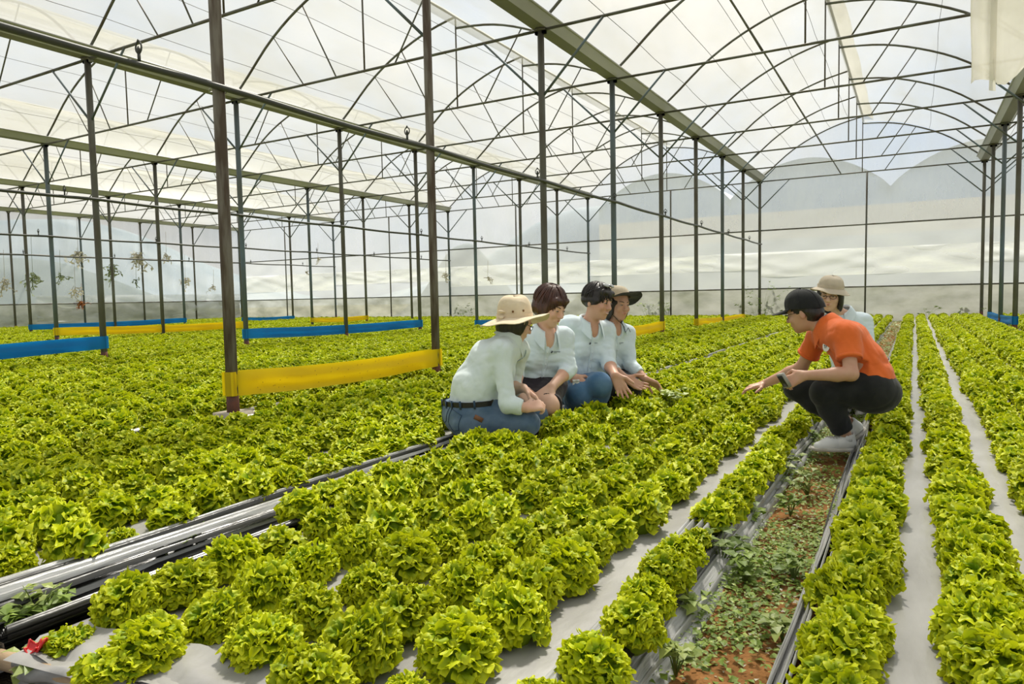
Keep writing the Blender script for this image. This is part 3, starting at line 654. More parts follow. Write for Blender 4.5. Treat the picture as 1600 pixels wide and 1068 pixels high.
# the last ones in the photo's near corner stand alone
cands = [c for c in cands if not (c[4] == 'center' and c[2] < 1.0)]
cands.sort(key=lambda c: c[0])
NIND, NHI = 292, 46
vis = [c for c in cands if c[6]]; ind = vis[:NIND]; rest = vis[NIND:]+[c for c in cands if not c[6]]
order = {}
for c in sorted(ind, key=lambda c: c[2]):
    order.setdefault((c[4], c[5]), []).append(c)
lab = {}
for (nm, ri), l in order.items():
    for j, c in enumerate(l): lab[id(c)] = (f'{ordn(j+1)} green frilly lettuce head from the front '+ROWTXT.get(nm, lambda i: f'in {ordn(i+1)} row of the far bed')(ri))
small = lambda s: s < .75
far_src = []
def place(me, c, leaves=(), label=None):
    o = link('lettuce', me, None, label, 'lettuce', 'lettuce heads on the raised beds')
    o.location = (c[1], c[2], ZB-.006); o.rotation_euler = (rnd.gauss(0, .07), rnd.gauss(0, .07), rnd.uniform(0, 6.28)); o.scale = (c[3],)*2+(c[3]*rnd.uniform(.9, 1.12),)
    for l in leaves: link('leaf', l, o)
    return o
for i, c in enumerate(ind):
    label = lab[id(c)]
    if small(c[3]): label = label.replace('green frilly lettuce head', 'small stunted lettuce head')
    if i < NHI: hm, lv = HI[i % 4]; place(hm, c, lv, label)
    elif i < NIND-40: place(MID[i % 5], c, (), label)
    else: far_src.append(place(FAR[i % 4], c, (), label))
for j, (px, py, s, lb) in enumerate([(108, 1017, .62, 'small loose lettuce beside the red plastic clip'), (178, 1064, .85, 'loose open lettuce at the bottom left by the cardboard tube')]):
    p = un(px, py, z=.09); place(LOOSE[0], [0, p[0], p[1], s], LOOSE[1], lb)
# everything further away: one object, instanced on points
me = bpy.data.meshes.new('lettuce_field'); n = len(rest)
me.from_pydata([(c[1], c[2], ZB-.006) for c in rest], [], [])
at = me.attributes.new('rot', 'FLOAT_VECTOR', 'POINT'); at.data.foreach_set('vector', np.array([(rnd.gauss(0, .07), rnd.gauss(0, .07), rnd.uniform(0, 6.28)) for c in rest]).reshape(-1))
at = me.attributes.new('scl', 'FLOAT_VECTOR', 'POINT'); at.data.foreach_set('vector', np.array([(c[3]*1.04, c[3]*1.04, c[3]*rnd.uniform(.95, 1.2)) for c in rest]).reshape(-1))
at = me.attributes.new('pick', 'INT', 'POINT'); at.data.foreach_set('value', [rnd.randrange(4) for c in rest])
me.materials.append(M['lettuce'])
fo = link('lettuce_field', me, None, 'field of frilly lettuce rows reaching back to the walls', 'lettuce field', kind='stuff')
ng = bpy.data.node_groups.new('lettuce_rows', 'GeometryNodeTree'); ng.interface.new_socket('Geometry', in_out='INPUT', socket_type='NodeSocketGeometry'); ng.interface.new_socket('Geometry', in_out='OUTPUT', socket_type='NodeSocketGeometry')
gi, go = ng.nodes.new('NodeGroupInput'), ng.nodes.new('NodeGroupOutput')
ip = ng.nodes.new('GeometryNodeInstanceOnPoints'); ip.inputs['Pick Instance'].default_value = True
gj = ng.nodes.new('GeometryNodeGeometryToInstance')
for o in [far_src[0], far_src[1], far_src[2], far_src[3]][::-1]:
    oi = ng.nodes.new('GeometryNodeObjectInfo'); oi.inputs['Object'].default_value = o; oi.inputs['As Instance'].default_value = False; oi.transform_space = 'ORIGINAL'
    ng.links.new(oi.outputs['Geometry'], gj.inputs[0])
def attr(nm, ty):
    a = ng.nodes.new('GeometryNodeInputNamedAttribute'); a.data_type = ty; a.inputs['Name'].default_value = nm
    return [s for s in a.outputs if s.enabled and s.name == 'Attribute'][0]
e2r = ng.nodes.new('FunctionNodeEulerToRotation'); ng.links.new(attr('rot', 'FLOAT_VECTOR'), e2r.inputs[0])
ng.links.new(gi.outputs[0], ip.inputs['Points']); ng.links.new(gj.outputs[0], ip.inputs['Instance'])
ng.links.new(e2r.outputs[0], ip.inputs['Rotation']); ng.links.new(attr('scl', 'FLOAT_VECTOR'), ip.inputs['Scale']); ng.links.new(attr('pick', 'INT'), ip.inputs['Instance Index'])
ng.links.new(ip.outputs[0], go.inputs[0])
md = fo.modifiers.new('rows', 'NODES'); md.node_group = ng
print('lettuce individuals', len(ind), 'field', len(rest))

# ------------------------------------------------------------------ people: smooth-blended volumes meshed with surface nets
class Vol:
    def __init__(s): s.p = []
    def cone(s, a, b, ra, rb=None, k=.02, op='u', flat=False):
        a, b = np.asarray(a, float), np.asarray(b, float); rb = ra if rb is None else rb
        m = max(ra, rb); s.p.append(('c', (a, b, ra, rb, flat), np.minimum(a, b)-m, np.maximum(a, b)+m, k, op)); return s
    def path(s, pts, rs, k=.02):
        for i in range(len(pts)-1): s.cone(pts[i], pts[i+1], rs[i], rs[i+1], k)
        return s
    def ell(s, c, r, ax=None, k=.02, op='u'):
        c = np.asarray(c, float); r = np.asarray(r, float); ax = np.eye(3) if ax is None else np.asarray(ax, float)
        e = np.sqrt(((ax*r[:, None])**2).sum(0)); s.p.append(('e', (c, r, ax), c-e, c+e, k, op)); return s
    def box(s, c, h, ax=None, rr=.01, k=.02, op='u'):
        c = np.asarray(c, float); h = np.asarray(h, float); ax = np.eye(3) if ax is None else np.asarray(ax, float)
        e = np.abs(ax*h[:, None]).sum(0); s.p.append(('b', (c, h, ax, rr), c-e, c+e, k, op)); return s
    def mesh(s, h, noise=None, smooth=1):
        add = [q for q in s.p if q[5] == 'u']
        lo = np.min([q[2] for q in add], 0)-.03; hi = np.max([q[3] for q in add], 0)+.03
        n = np.ceil((hi-lo)/h).astype(int)+1; F = np.full(n, 1.0, np.float32)
        ax_ = [lo[i]+h*np.arange(n[i]) for i in range(3)]
        for typ, a, l, u, k, op in s.p:
            mg = k+.025; i0 = np.clip(np.floor((l-mg-lo)/h).astype(int), 0, n-1); i1 = np.clip(np.ceil((u+mg-lo)/h).astype(int)+1, 1, n)
            if (i1 <= i0).any(): continue
            sl = tuple(slice(i0[j], i1[j]) for j in range(3))
            X = ax_[0][sl[0]][:, None, None]; Y = ax_[1][sl[1]][None, :, None]; Z = ax_[2][sl[2]][None, None, :]
            if typ == 'c':
                p, q, ra, rb, flat = a; d = q-p; L2 = max(d@d, 1e-9)
                t = ((X-p[0])*d[0]+(Y-p[1])*d[1]+(Z-p[2])*d[2])/L2; tc_ = np.clip(t, 0, 1)
                D = np.sqrt((X-p[0]-d[0]*tc_)**2+(Y-p[1]-d[1]*tc_)**2+(Z-p[2]-d[2]*tc_)**2)
                if flat:
                    t_ = t; D = np.sqrt(np.maximum((X-p[0]-d[0]*t_)**2+(Y-p[1]-d[1]*t_)**2+(Z-p[2]-d[2]*t_)**2, 0))-(ra+(rb-ra)*tc_)
                    D = np.maximum(D, np.maximum(-t, t-1)*math.sqrt(L2))
                else: D = D-(ra+(rb-ra)*tc_)
            elif typ == 'e':
                c, r, A = a; q = [((X-c[0])*A[i, 0]+(Y-c[1])*A[i, 1]+(Z-c[2])*A[i, 2]) for i in range(3)]
                k0 = np.sqrt(sum((q[i]/r[i])**2 for i in range(3))); k1 = np.sqrt(sum((q[i]/r[i]**2)**2 for i in range(3)))+1e-9
                D = k0*(k0-1)/k1
            else:
                c, hh, A, rr = a; q = [np.abs((X-c[0])*A[i, 0]+(Y-c[1])*A[i, 1]+(Z-c[2])*A[i, 2])-hh[i]+rr for i in range(3)]
                D = np.sqrt(sum(np.maximum(v, 0)**2 for v in q))+np.minimum(np.maximum(np.maximum(q[0], q[1]), q[2]), 0)-rr
            f = F[sl]; D = D.astype(np.float32)
            if op == 'u': w = np.maximum(k-np.abs(f-D), 0)/max(k, 1e-6); F[sl] = np.minimum(f, D)-w*w*k*.25
            else: D = -D; w = np.maximum(k-np.abs(f-D), 0)/max(k, 1e-6); F[sl] = np.maximum(f, D)+w*w*k*.25
        if noise is not None:
            m = np.abs(F) < .05; I = np.nonzero(m); P = np.stack([ax_[j][I[j]] for j in range(3)], -1); F[m] += noise(P).astype(np.float32)
        S = F < 0; C = np.zeros(np.array(S.shape)-1, np.int8)
        for a in (0, 1):
            for b in (0, 1):
                for c in (0, 1): C += S[a:S.shape[0]-1+a, b:S.shape[1]-1+b, c:S.shape[2]-1+c]
        act = (C > 0) & (C < 8); idx = np.full(C.shape, -1, np.int32); I = np.stack(np.nonzero(act), -1); idx[act] = np.arange(len(I))
        acc = np.zeros((len(I), 3)); cnt = np.zeros(len(I)); cor = [(a, b, c) for a in (0, 1) for b in (0, 1) for c in (0, 1)]
        val = {c: F[I[:, 0]+c[0], I[:, 1]+c[1], I[:, 2]+c[2]].astype(float) for c in cor}
        for c in cor:
            for j in range(3):
                if c[j]: continue
                e = tuple(c[i]+(i == j) for i in range(3)); f0, f1 = val[c], val[e]; m = (f0 < 0) != (f1 < 0)
                t = np.where(m, f0/np.where(m, f0-f1, 1), 0); p = np.repeat(np.array([c], float), len(I), 0); p[:, j] += t
                acc[m] += p[m]; cnt[m] += 1
        Vt = lo+h*(I+acc/np.maximum(cnt, 1)[:, None]); Q = []
        for j in range(3):
            a, b = (j+1) % 3, (j+2) % 3
            s0 = [slice(None)]*3; s1 = [slice(None)]*3; s0[j] = slice(0, -1); s1[j] = slice(1, None)
            A, B = S[tuple(s0)], S[tuple(s1)]; E = np.stack(np.nonzero(A != B), -1); E = E[(E[:, a] > 0) & (E[:, b] > 0) & (E[:, a] < S.shape[a]-1) & (E[:, b] < S.shape[b]-1)]
            inside = A[E[:, 0], E[:, 1], E[:, 2]]
            def cell(da, db):
                G = E.copy(); G[:, a] += da; G[:, b] += db; return idx[G[:, 0], G[:, 1], G[:, 2]]
            q = np.stack([cell(-1, -1), cell(0, -1), cell(0, 0), cell(-1, 0)], -1); q[~inside] = q[~inside][:, ::-1]; Q.append(q)
        Q = np.concatenate(Q); Q = Q[(Q >= 0).all(1)]
        for _ in range(smooth):
            sm = np.zeros_like(Vt); ct = np.zeros(len(Vt))
            for i in range(4):
                for o in (1, 3): np.add.at(sm, Q[:, i], Vt[Q[:, (i+o) % 4]]); np.add.at(ct, Q[:, i], 1)
            Vt = Vt*.5+.5*sm/np.maximum(ct, 1)[:, None]
        return Vt, Q
    def obj(s, name, mat, h, parent=None, noise=None, smooth=1, **kw):
        v, f = s.mesh(h, noise, smooth); me = bpy.data.meshes.new(name)
        me.vertices.add(len(v)); me.vertices.foreach_set('co', v.reshape(-1)); me.loops.add(f.size); me.loops.foreach_set('vertex_index', f.reshape(-1).astype(np.int32))
        me.polygons.add(len(f)); me.polygons.foreach_set('loop_start', np.arange(0, f.size, 4, dtype=np.int32)); me.polygons.foreach_set('loop_total', np.full(len(f), 4, np.int32))
        me.polygons.foreach_set('use_smooth', np.ones(len(f), bool)); me.materials.append(mat); me.update(calc_edges=True); me.validate()
        return link(name, me, parent, **kw)
def wrinkle(seed, amp=.004, k0=28, k1=75, axis=None, calm=None):
    r = np.random.default_rng(seed); n = 10; K = r.normal(size=(n, 3))
    if axis is not None: ax = nz(axis); K = K-.75*np.outer(K@ax, ax)
    K = K/np.linalg.norm(K, axis=1, keepdims=True)*r.uniform(k0, k1, (n, 1)); ph = r.uniform(0, 6.28, n); am = r.uniform(.4, 1, n)
    def f(P):
        W_ = .02*np.sin(P@np.array([[23, 9, 14], [7, 21, -16], [-13, 11, 19.]]).T)
        w = amp*((1-np.abs(np.sin((P+W_)@K.T+ph)))**2*am).sum(-1)/3-amp*.7
        return w if calm is None else w*np.clip((np.linalg.norm(P-calm, axis=1)-.10)/.08, 0, 1)
    return f
def cloth(name, c, c2=None, scale=6, rough=.85, weave=220, sheen=.15):
    m = pmat(name, c, rough, c2 or tuple(x*.88 for x in c), scale, bump=.12, bscale=weave, sheen=sheen, spec=.2)
    t = m.node_tree; b0 = [n for n in t.nodes if n.type == 'BUMP'][0]; mp = [n for n in t.nodes if n.type == 'MAPPING'][0]
    n1 = N(t, 'ShaderNodeTexNoise', Scale=5.0, Detail=2.0); t.links.new(mp.outputs[0], n1.inputs['Vector'])
    va = N(t, 'ShaderNodeVectorMath', operation='MULTIPLY_ADD'); va.inputs[1].default_value = (.5, .5, .5); t.links.new(n1.outputs[1], va.inputs[0]); t.links.new(mp.outputs[0], va.inputs[2])
    n2 = N(t, 'ShaderNodeTexNoise', Scale=9.0, Detail=3.0, Roughness=.45); n2.noise_type = 'RIDGED_MULTIFRACTAL'; t.links.new(va.outputs[0], n2.inputs['Vector'])
    b1 = N(t, 'ShaderNodeBump', Strength=.45, Distance=.012); t.links.new(n2.outputs[0], b1.inputs['Height']); t.links.new(b1.outputs[0], b0.inputs['Normal'])
    return m
def skin(name, c):
    m, t, o = material(name); p = N(t, 'ShaderNodeBsdfPrincipled', Roughness=.48); p.inputs['Specular IOR Level'].default_value = .4
    tcn = N(t, 'ShaderNodeTexCoord'); n = N(t, 'ShaderNodeTexNoise', Scale=9.0, Detail=3.0); t.links.new(tcn.outputs['Object'], n.inputs['Vector'])
    r = ramp(t, [(.35, c), (.7, (c[0]*.92, c[1]*.80, c[2]*.76))]); t.links.new(n.outputs[0], r.inputs[0]); t.links.new(r.outputs[0], p.inputs['Base Color'])
    p.inputs['Subsurface Weight'].default_value = .08; p.inputs['Subsurface Radius'].default_value = (.012, .005, .003); p.inputs['Subsurface Scale'].default_value = .5
    t.links.new(p.outputs[0], o.inputs[0]); return m
M['skin_a'] = skin('skin_light', (.74, .48, .36)); M['skin_b'] = skin('skin_tan', (.64, .38, .265)); M['skin_m'] = skin('skin_man', (.58, .345, .235))
M['shirt'] = cloth('pale_blue_cotton', (.72, .82, .87), (.66, .77, .82), 7)
M['shirt_seam'] = cloth('pale_blue_seam', (.44, .56, .63))
M['shirt_mint'] = cloth('pale_mint_cotton', (.73, .81, .81), (.67, .76, .755), 7)
M['orange'] = cloth('orange_pique', (.80, .165, .035), (.72, .14, .028), 8, weave=400)
M['orange_dark'] = cloth('dark_orange_knit', (.62, .10, .022))
M['denim'] = cloth('blue_denim', (.065, .115, .19), (.13, .19, .27), 9, weave=500)
M['denim_seam'] = cloth('denim_seam', (.04, .075, .13)); M['denim_b'] = cloth('bright_denim', (.06, .145, .27), (.11, .21, .35), 8, weave=500)
M['black_cloth'] = cloth('black_cloth', (.012, .013, .013), (.022, .023, .023), 10)
M['plum'] = cloth('black_plum_shorts', (.028, .020, .026))
M['hair'] = pmat('black_hair', (.012, .010, .009), .42, (.03, .022, .018), 60, bump=.25, bscale=120, stretch=(1, 1, .15), spec=.5)
M['hair_brown'] = pmat('brown_hair', (.040, .016, .011), .40, (.085, .032, .02), 60, bump=.25, bscale=120, stretch=(1, 1, .15), spec=.5)
M['straw'] = cloth('cream_straw', (.76, .64, .46), (.70, .57, .39), 14, weave=330)
M['khaki'] = cloth('khaki_hat', (.50, .43, .31), (.44, .37, .26), 10)
M['khaki_hat'] = cloth('light_khaki_hat', (.58, .50, .38), (.50, .43, .32), 10)
M['black_gloss'] = pmat('black_gloss', (.012, .012, .013), .15, spec=.6)
M['lens'] = pmat('smoked_lens', (.35, .36, .36), .08, spec=.8, metal=.4)
M['lip'] = pmat('lip', (.45, .14, .115), .45); M['eye_white'] = pmat('eye_white', (.72, .70, .66), .25); M['iris'] = pmat('iris', (.012, .008, .006), .12)
M['leather'] = pmat('black_leather', (.014, .013, .012), .45); M['brown_leather'] = pmat('brown_patch', (.22, .10, .05), .7)
M['white_leather'] = pmat('white_leather', (.82, .82, .80), .5, (.74, .74, .71), 8); M['sole'] = pmat('rubber_sole', (.60, .58, .53), .8, (.45, .41, .34), 14)
M['white'] = pmat('white_print', (.82, .82, .80), .6); M['ink'] = pmat('dark_print', (.02, .03, .04), .6); M['brass'] = pmat('bronze_badge', (.20, .10, .04), .4, metal=.5); M['button'] = pmat('shirt_button', (.72, .78, .80), .3)
M['tissue'] = pmat('white_tissue', (.82, .82, .82), .9)
RH = nz((RT[0], RT[1], 0)); CH = nz((FW[0], FW[1], 0)); ZU = V(0, 0, 1)     # picture-right and away, on the level
def dirv(r, a, z): return nz(RH*r+CH*a+ZU*z)
def frame(F, U):
    F = nz(F); U = nz(U-F*(U@F)); return np.array([np.cross(U, F), F, U])    # rows: left, forward, up
def hand(vol, w, d, n, t, s, curl=(.35, .4, .45, .5), spread=.05, thumb=.5, k=.006):
    """palm, four fingers and a thumb: d along the fingers, n out of the palm, t towards the thumb"""
    d = nz(d); n = nz(n-d*(n@d)); t = nz(np.cross(n, d))*(1 if np.cross(n, d)@t > 0 else -1)
    tips = []
    for i, (off, ln, r) in enumerate([(.029, .070, .0098), (.010, .078, .0100), (-.009, .073, .0096), (-.027, .057, .0088)]):
        kn = w+d*.090*s*(1-.05*abs(i-1))+t*off*s
        vol.cone(w+t*off*.55*s+d*.006, kn, .0165*s, .0125*s, .012)
        a = 0.0; p = kn; dd = nz(d+t*spread*(1.4-i)); rr = r*s
        for seg, (fl, c) in enumerate(zip((.46, .31, .25), (1.0, 1.15, .8))):
            a += curl[i]*c; v = dd*math.cos(a)+n*math.sin(a); q = p+v*ln*fl*s
            vol.cone(p, q, rr, rr*.90, k if seg else .008); p = q; rr *= .90
        tips.append(p)
    p0 = w+d*.022*s+t*.026*s; v1 = nz(d*.62+t*.78+n*.25); p1 = p0+v1*.042*s; v2 = nz(d*(.95)+t*(.45-thumb*.5)+n*(.2+thumb*.7)); p2 = p1+v2*.032*s; p3 = p2+nz(v2+n*.25*thumb)*.024*s
    vol.cone(p0, p1, .0155*s, .0115*s, .012); vol.cone(p1, p2, .0108*s, .0100*s, .005); vol.cone(p2, p3, .0100*s, .0082*s, .004)
    vol.cone(w, p0, .018*s, .015*s, .012); return tips
def head_vol(vol, c, A, s, male=False, chin=1.0):
    """A rows: left, forward, up; c is the middle of the skull at eye height"""
    P = lambda l, f, u: c+(A[0]*l+A[1]*f+A[2]*u)*s
    vol.ell(P(0, -.012, .028), V(.075, .094, .088)*s, A, .02)
    vol.ell(P(0, .018, -.030), V(.062, .066, .072)*s, A, .03)
    vol.ell(P(0, .036, -.072), V(.042 if not male else .046, .044, .040)*s, A, .03)
    vol.ell(P(0, .062, -.098*chin), V(.021, .018, .015)*s, A, .02)
    vol.cone(P(-.032, .077, .022), P(.032, .077, .022), .010*s, None, .02)                   # brow
    for l in (-1, 1):
        vol.ell(P(l*.032, .092, .002), V(.017, .012, .011)*s, A, .012, 's')                   # eye hollow
        vol.ell(P(l*.040, .066, -.030), V(.020, .018, .020)*s, A, .02)                        # cheek
        vol.ell(P(l*.076, -.012, -.012), V(.008, .017, .030)*s, frame(A[1]+A[0]*l*.35, A[2]), .006)   # ear
        vol.ell(P(l*.031, .079, .001), V(.0125, .010, .010)*s, A, .004)                       # lid
    vol.cone(P(0, .084, .012), P(0, .104, -.028), .0075*s, .0125*s, .014)                     # nose
    for l in (-1, 1): vol.ell(P(l*.011, .093, -.033), V(.008, .010, .007)*s, A, .008)
    vol.ell(P(0, .082, -.060), V(.024, .012, .011)*s, A, .014)                               # mouth mound
    return P
def face_parts(root, P, A, s, skin_lip=True, smile=0.0, glasses=False):
    for l in (-1, 1):
        b = MB(); b.ball(P(l*.031, .0845, .001), V(.0112, .0045, .0036)*s, A, 12, 8); e = b.obj('eye', M['eye_white'], root)
        b = MB(); b.ball(P(l*.031, .0876, .0006), V(.0050, .0024, .0038)*s, A, 10, 6); b.obj('iris', M['iris'], e)
        b = MB(); b.tube([P(l*(.031+q*.0135), .0885-.004*abs(q), .0040-.0035*q*q) for q in (-1, -.5, 0, .5, 1)], .0016*s, 5); b.obj('eyelash', M['iris'], root)
        b = MB(); b.tube([P(l*(.013+.036*q), .0885-.012*q*q, .0205+.006*math.sin(q*2.2)) for q in np.linspace(0, 1, 6)], np.array([.0026, .0032, .0032, .0028, .002, .0012])*s, 6); b.obj('eyebrow', M['hair'], root)
    b = MB(); b.tube([P(q*.021, .0925-.010*q*q, -.0570+.001*math.cos(q*6)+smile*.006*q*q) for q in np.linspace(-1, 1, 9)], np.array([.0006, .0016, .0024, .0028, .0026, .0028, .0024, .0016, .0006])*s, 6); b.obj('upper_lip', M['lip'], root)
    b = MB(); b.tube([P(q*.018, .0915-.010*q*q, -.0635-smile*.003+smile*.008*q*q) for q in np.linspace(-1, 1, 9)], np.array([.0006, .0018, .0028, .0034, .0036, .0034, .0028, .0018, .0006])*s, 6); b.obj('lower_lip', M['lip'], root)
    if smile > .5:
        b = MB(); b.ball(P(0, .091, -.0605), V(.014, .004, .0038)*s, A, 10, 6); b.obj('teeth', M['white'], root)
    if glasses:
        g = None
        for l in (-1, 1):
            b = MB(); b.tube([P(l*.032+.022*math.cos(w), .100-.006*abs(math.cos(w)), -.001+.015*math.sin(w)) for w in np.linspace(0, 2*PI, 17)[:-1]], .0018*s, 5, closed=True)
            b.tube([P(l*.057, .096, .006), P(l*.076, .05, .008), P(l*.079, -.005, .004)], .0017*s, 5); o = b.obj('glasses_rim', M['black_gloss'], root)
        b = MB(); b.tube([P(-.010, .104, .004), P(0, .107, .006), P(.010, .104, .004)], .0018*s, 5); b.obj('glasses_bridge', M['black_gloss'], root)
def hat(root, name, mat, c, A, s, crown=(.092, .105, .095), brim=.085, droop=.3, wav=.012, seed=0, under=None, lift=(0, 0), flat=.0):
    """cloth hat: a domed crown and a floppy brim with two faces"""
    r = np.random.default_rng(seed); ph = r.uniform(0, 6.28, 5); P = lambda l, f, u: c+(A[0]*l+A[1]*f+A[2]*u)*s
    nu = 48; ang = np.linspace(0, 2*PI, nu+1)
    rows = []
    for t in np.linspace(0, 1, 12):
        th = t*PI/2; rr = math.sin(th)**(.62)*(1-.06*(1-t)); z = crown[2]*(math.cos(th)**.75 if t < 1 else 0)
        rows.append([P(crown[0]*rr*math.cos(a)*(1+.02*math.sin(3*a+ph[0])*t), crown[1]*rr*math.sin(a), z*(1+.05*math.sin(2*a+ph[1]))-flat*(1-t)**2) for a in ang])
    b = MB(); b.grid(np.array(rows)); root_h = b.obj(name, mat, root)
    def brimrows(off):
        R_ = []
        for t in np.linspace(0, 1, 9):
            R_.append([P((crown[0]+brim*t)*math.cos(a), (crown[1]+brim*t)*math.sin(a), off*(1-.3*t)-brim*droop*t**1.4+wav*t*(math.sin(2*a+ph[2])+.6*math.sin(3*a+ph[3])+.3*math.sin(7*a+ph[4]))+lift[0]*t*math.sin(a)+lift[1]*t*math.cos(a)) for a in ang])
        return np.array(R_)
    b = MB(); b.grid(brimrows(.003)); b.obj('brim', mat, root_h)
    b = MB(); b.grid(brimrows(-.001)[:, ::-1]); b.obj('brim_lining', under or mat, root_h)
    e = brimrows(.0015)[-1][:-1]; b = MB(); b.tube(e, .0028*s, 6, closed=True); b.obj('brim_edge', under or mat, root_h)
    b = MB(); bandr = np.array([[P((crown[0]+.003)*math.cos(a), (crown[1]+.003)*math.sin(a), z) for a in ang] for z in (0.002, .014, .026)]); b.grid(bandr); b.obj('hat_band', mat, root_h)
    return root_h, P
def torso(vol, B, s, g=0.0, female=True):
    """B: neck, chest, waist, pelvis, L (body left), shL, shR; g grows it for cloth"""
    L = B['L']; sh = (B['shL']-B['shR'])
    for q in (-1, 1):
        vol.cone(B['chest']+L*q*.068*s, B['waist']+L*q*.052*s, .088*s+g, .088*s+g*1.2, .06)
        vol.cone(B['waist']+L*q*.052*s, B['pelvis']+L*q*.070*s, .088*s+g*1.2, .108*s+g, .06)
        if female: vol.ell(B['chest']+L*q*.066*s+B['F']*.070*s-B['Uc']*.035*s, V(.058, .055, .058)*s+g, None, .05)
    vol.cone(B['shL'], B['shR'], .046*s+g, None, .05)
    vol.cone(B['neck']-B['Uc']*.01*s, B['shL']*.75+B['neck']*.25, .040*s+g, .045*s+g, .05); vol.cone(B['neck']-B['Uc']*.01*s, B['shR']*.75+B['neck']*.25, .040*s+g, .045*s+g, .05)
    vol.cone(B['neck']-B['Uc']*.05*s, B['chest'], .075*s+g, .09*s+g, .05)
def limb_mid(a, b, l1, l2, pole):
    """joint between a and b for bone lengths l1, l2 bending towards pole"""
    d = b-a; D = min(np.linalg.norm(d), (l1+l2)*.999); u = nz(d); x = (l1*l1-l2*l2+D*D)/(2*D); h_ = math.sqrt(max(l1*l1-x*x, 0)); p = nz(pole-u*(pole@u)); return a+u*x+p*h_
def tube_part(root, name, mat, pts, r, **kw): b = MB(); b.tube(pts, r, 7); return b.obj(name, mat, root, **kw)
def patch_print(root, name, mat, o, ex, ey, quads, **kw):
    """flat print: quads (x0,y0,x1,y1) in the plane o+x*ex+y*ey"""
    b = MB()
    for q in quads: b.add([o+ex*q[0]+ey*q[1], o+ex*q[2]+ey*q[1], o+ex*q[2]+ey*q[3], o+ex*q[0]+ey*q[3]], [(0, 1, 2, 3)])
    return b.obj(name, mat, root, smooth=False, **kw)
def surf_dist(o, p, n):
    """ray from p along n onto mesh object o, for laying trims on cloth"""
    ok, loc, nn, _ = o.ray_cast(Vector(p), Vector(n)); return np.array(loc) if ok else None
def lay(o, pts, n, off=.003):
    R_ = []
    for p in pts:
        q = surf_dist(o, np.asarray(p)+n*.25, -n)
        if q is not None: R_.append(q+n*off)
    return R_
def collar(root, mat, B, s, r=.062, h=.034, open_=.55, spread=.05, F=None):
    """turned-down shirt collar around the neck, open at the front"""
    F = B['F'] if F is None else F; U = B['Un']; Lf = nz(np.cross(U, F)); Ff = nz(np.cross(Lf, U)); c = B['neck']+U*.016*s
    for nm, rows in (('collar', [(0.0, 0.034, 0.0), (.005, .046, 0), (.014, .038, .3), (.026, .008, .7), (.036, -.016, 1)]),):
        P = []
        for (dr, dz, tt) in rows:
            row = []
            for a in np.linspace(open_, 2*PI-open_, 34):
                fr_ = max(0, math.cos(a)); ex = spread*tt*fr_**2
                row.append(c+Ff*(r+dr+ex)*s*math.cos(a)*1.02+Lf*(r+dr)*s*math.sin(a)*1.02+U*(dz-.034*fr_-.05*tt*fr_**2)*s)
            P.append(row)
        P = np.array(P); b = MB(); b.grid(P); b.grid((P+U*.002)[::-1]); b.obj(nm, mat, root)

def mid(a, b, t=.5): return a*(1-t)+b*t
def base_person(name_label, skin_m, B, s, head, hands, legs, cuffs, h=.0062, male=False, toe=True):
    """one continuous body: head, neck, trunk, limbs, hands"""
    vol = Vol(); torso(vol, B, s, 0.0, not male)
    c, A = head; vol.cone(B['neck']-B['Uc']*.03*s, c-A[2]*.055*s-A[1]*.018*s, .050*s, .046*s, .03)
    P = head_vol(vol, c, A, s, male)
    for q in 'LR':
        vol.cone(B['sh'+q], B['el'+q], .045*s, .037*s, .04); vol.path([B['el'+q], mid(B['el'+q], B['wr'+q], .3), B['wr'+q]], [.039*s, .039*s, .0265*s], .02)
        hand(vol, B['wr'+q], *hands[q][:3], s, **hands[q][3])
        if q in legs:
            hp, kn, an = legs[q]; vol.cone(hp, kn, .088*s, .058*s, .05); vol.path([kn, mid(kn, an, .35), an], [.055*s, .056*s, .036*s], .03)
    o = vol.obj('person', skin_m, h, None, label=name_label, cat='person', group=None)
    return o, P
def build_B(neck, pelvis, F, shw, s, bend=.05, shL=None, shR=None, Lv=None):
    ax = nz(neck-pelvis); F = nz(F-ax*(F@ax)); L = nz(np.cross(ax, F)) if Lv is None else nz(Lv)
    B = dict(neck=neck, pelvis=pelvis, F=F, L=L, Uc=ax, Un=ax)
    B['chest'] = pelvis+(neck-pelvis)*.70-F*bend*s; B['waist'] = pelvis+(neck-pelvis)*.36-F*bend*.8*s
    B['shL'] = neck-ax*.055*s+L*shw*s if shL is None else shL; B['shR'] = neck-ax*.055*s-L*shw*s if shR is None else shR
    return B
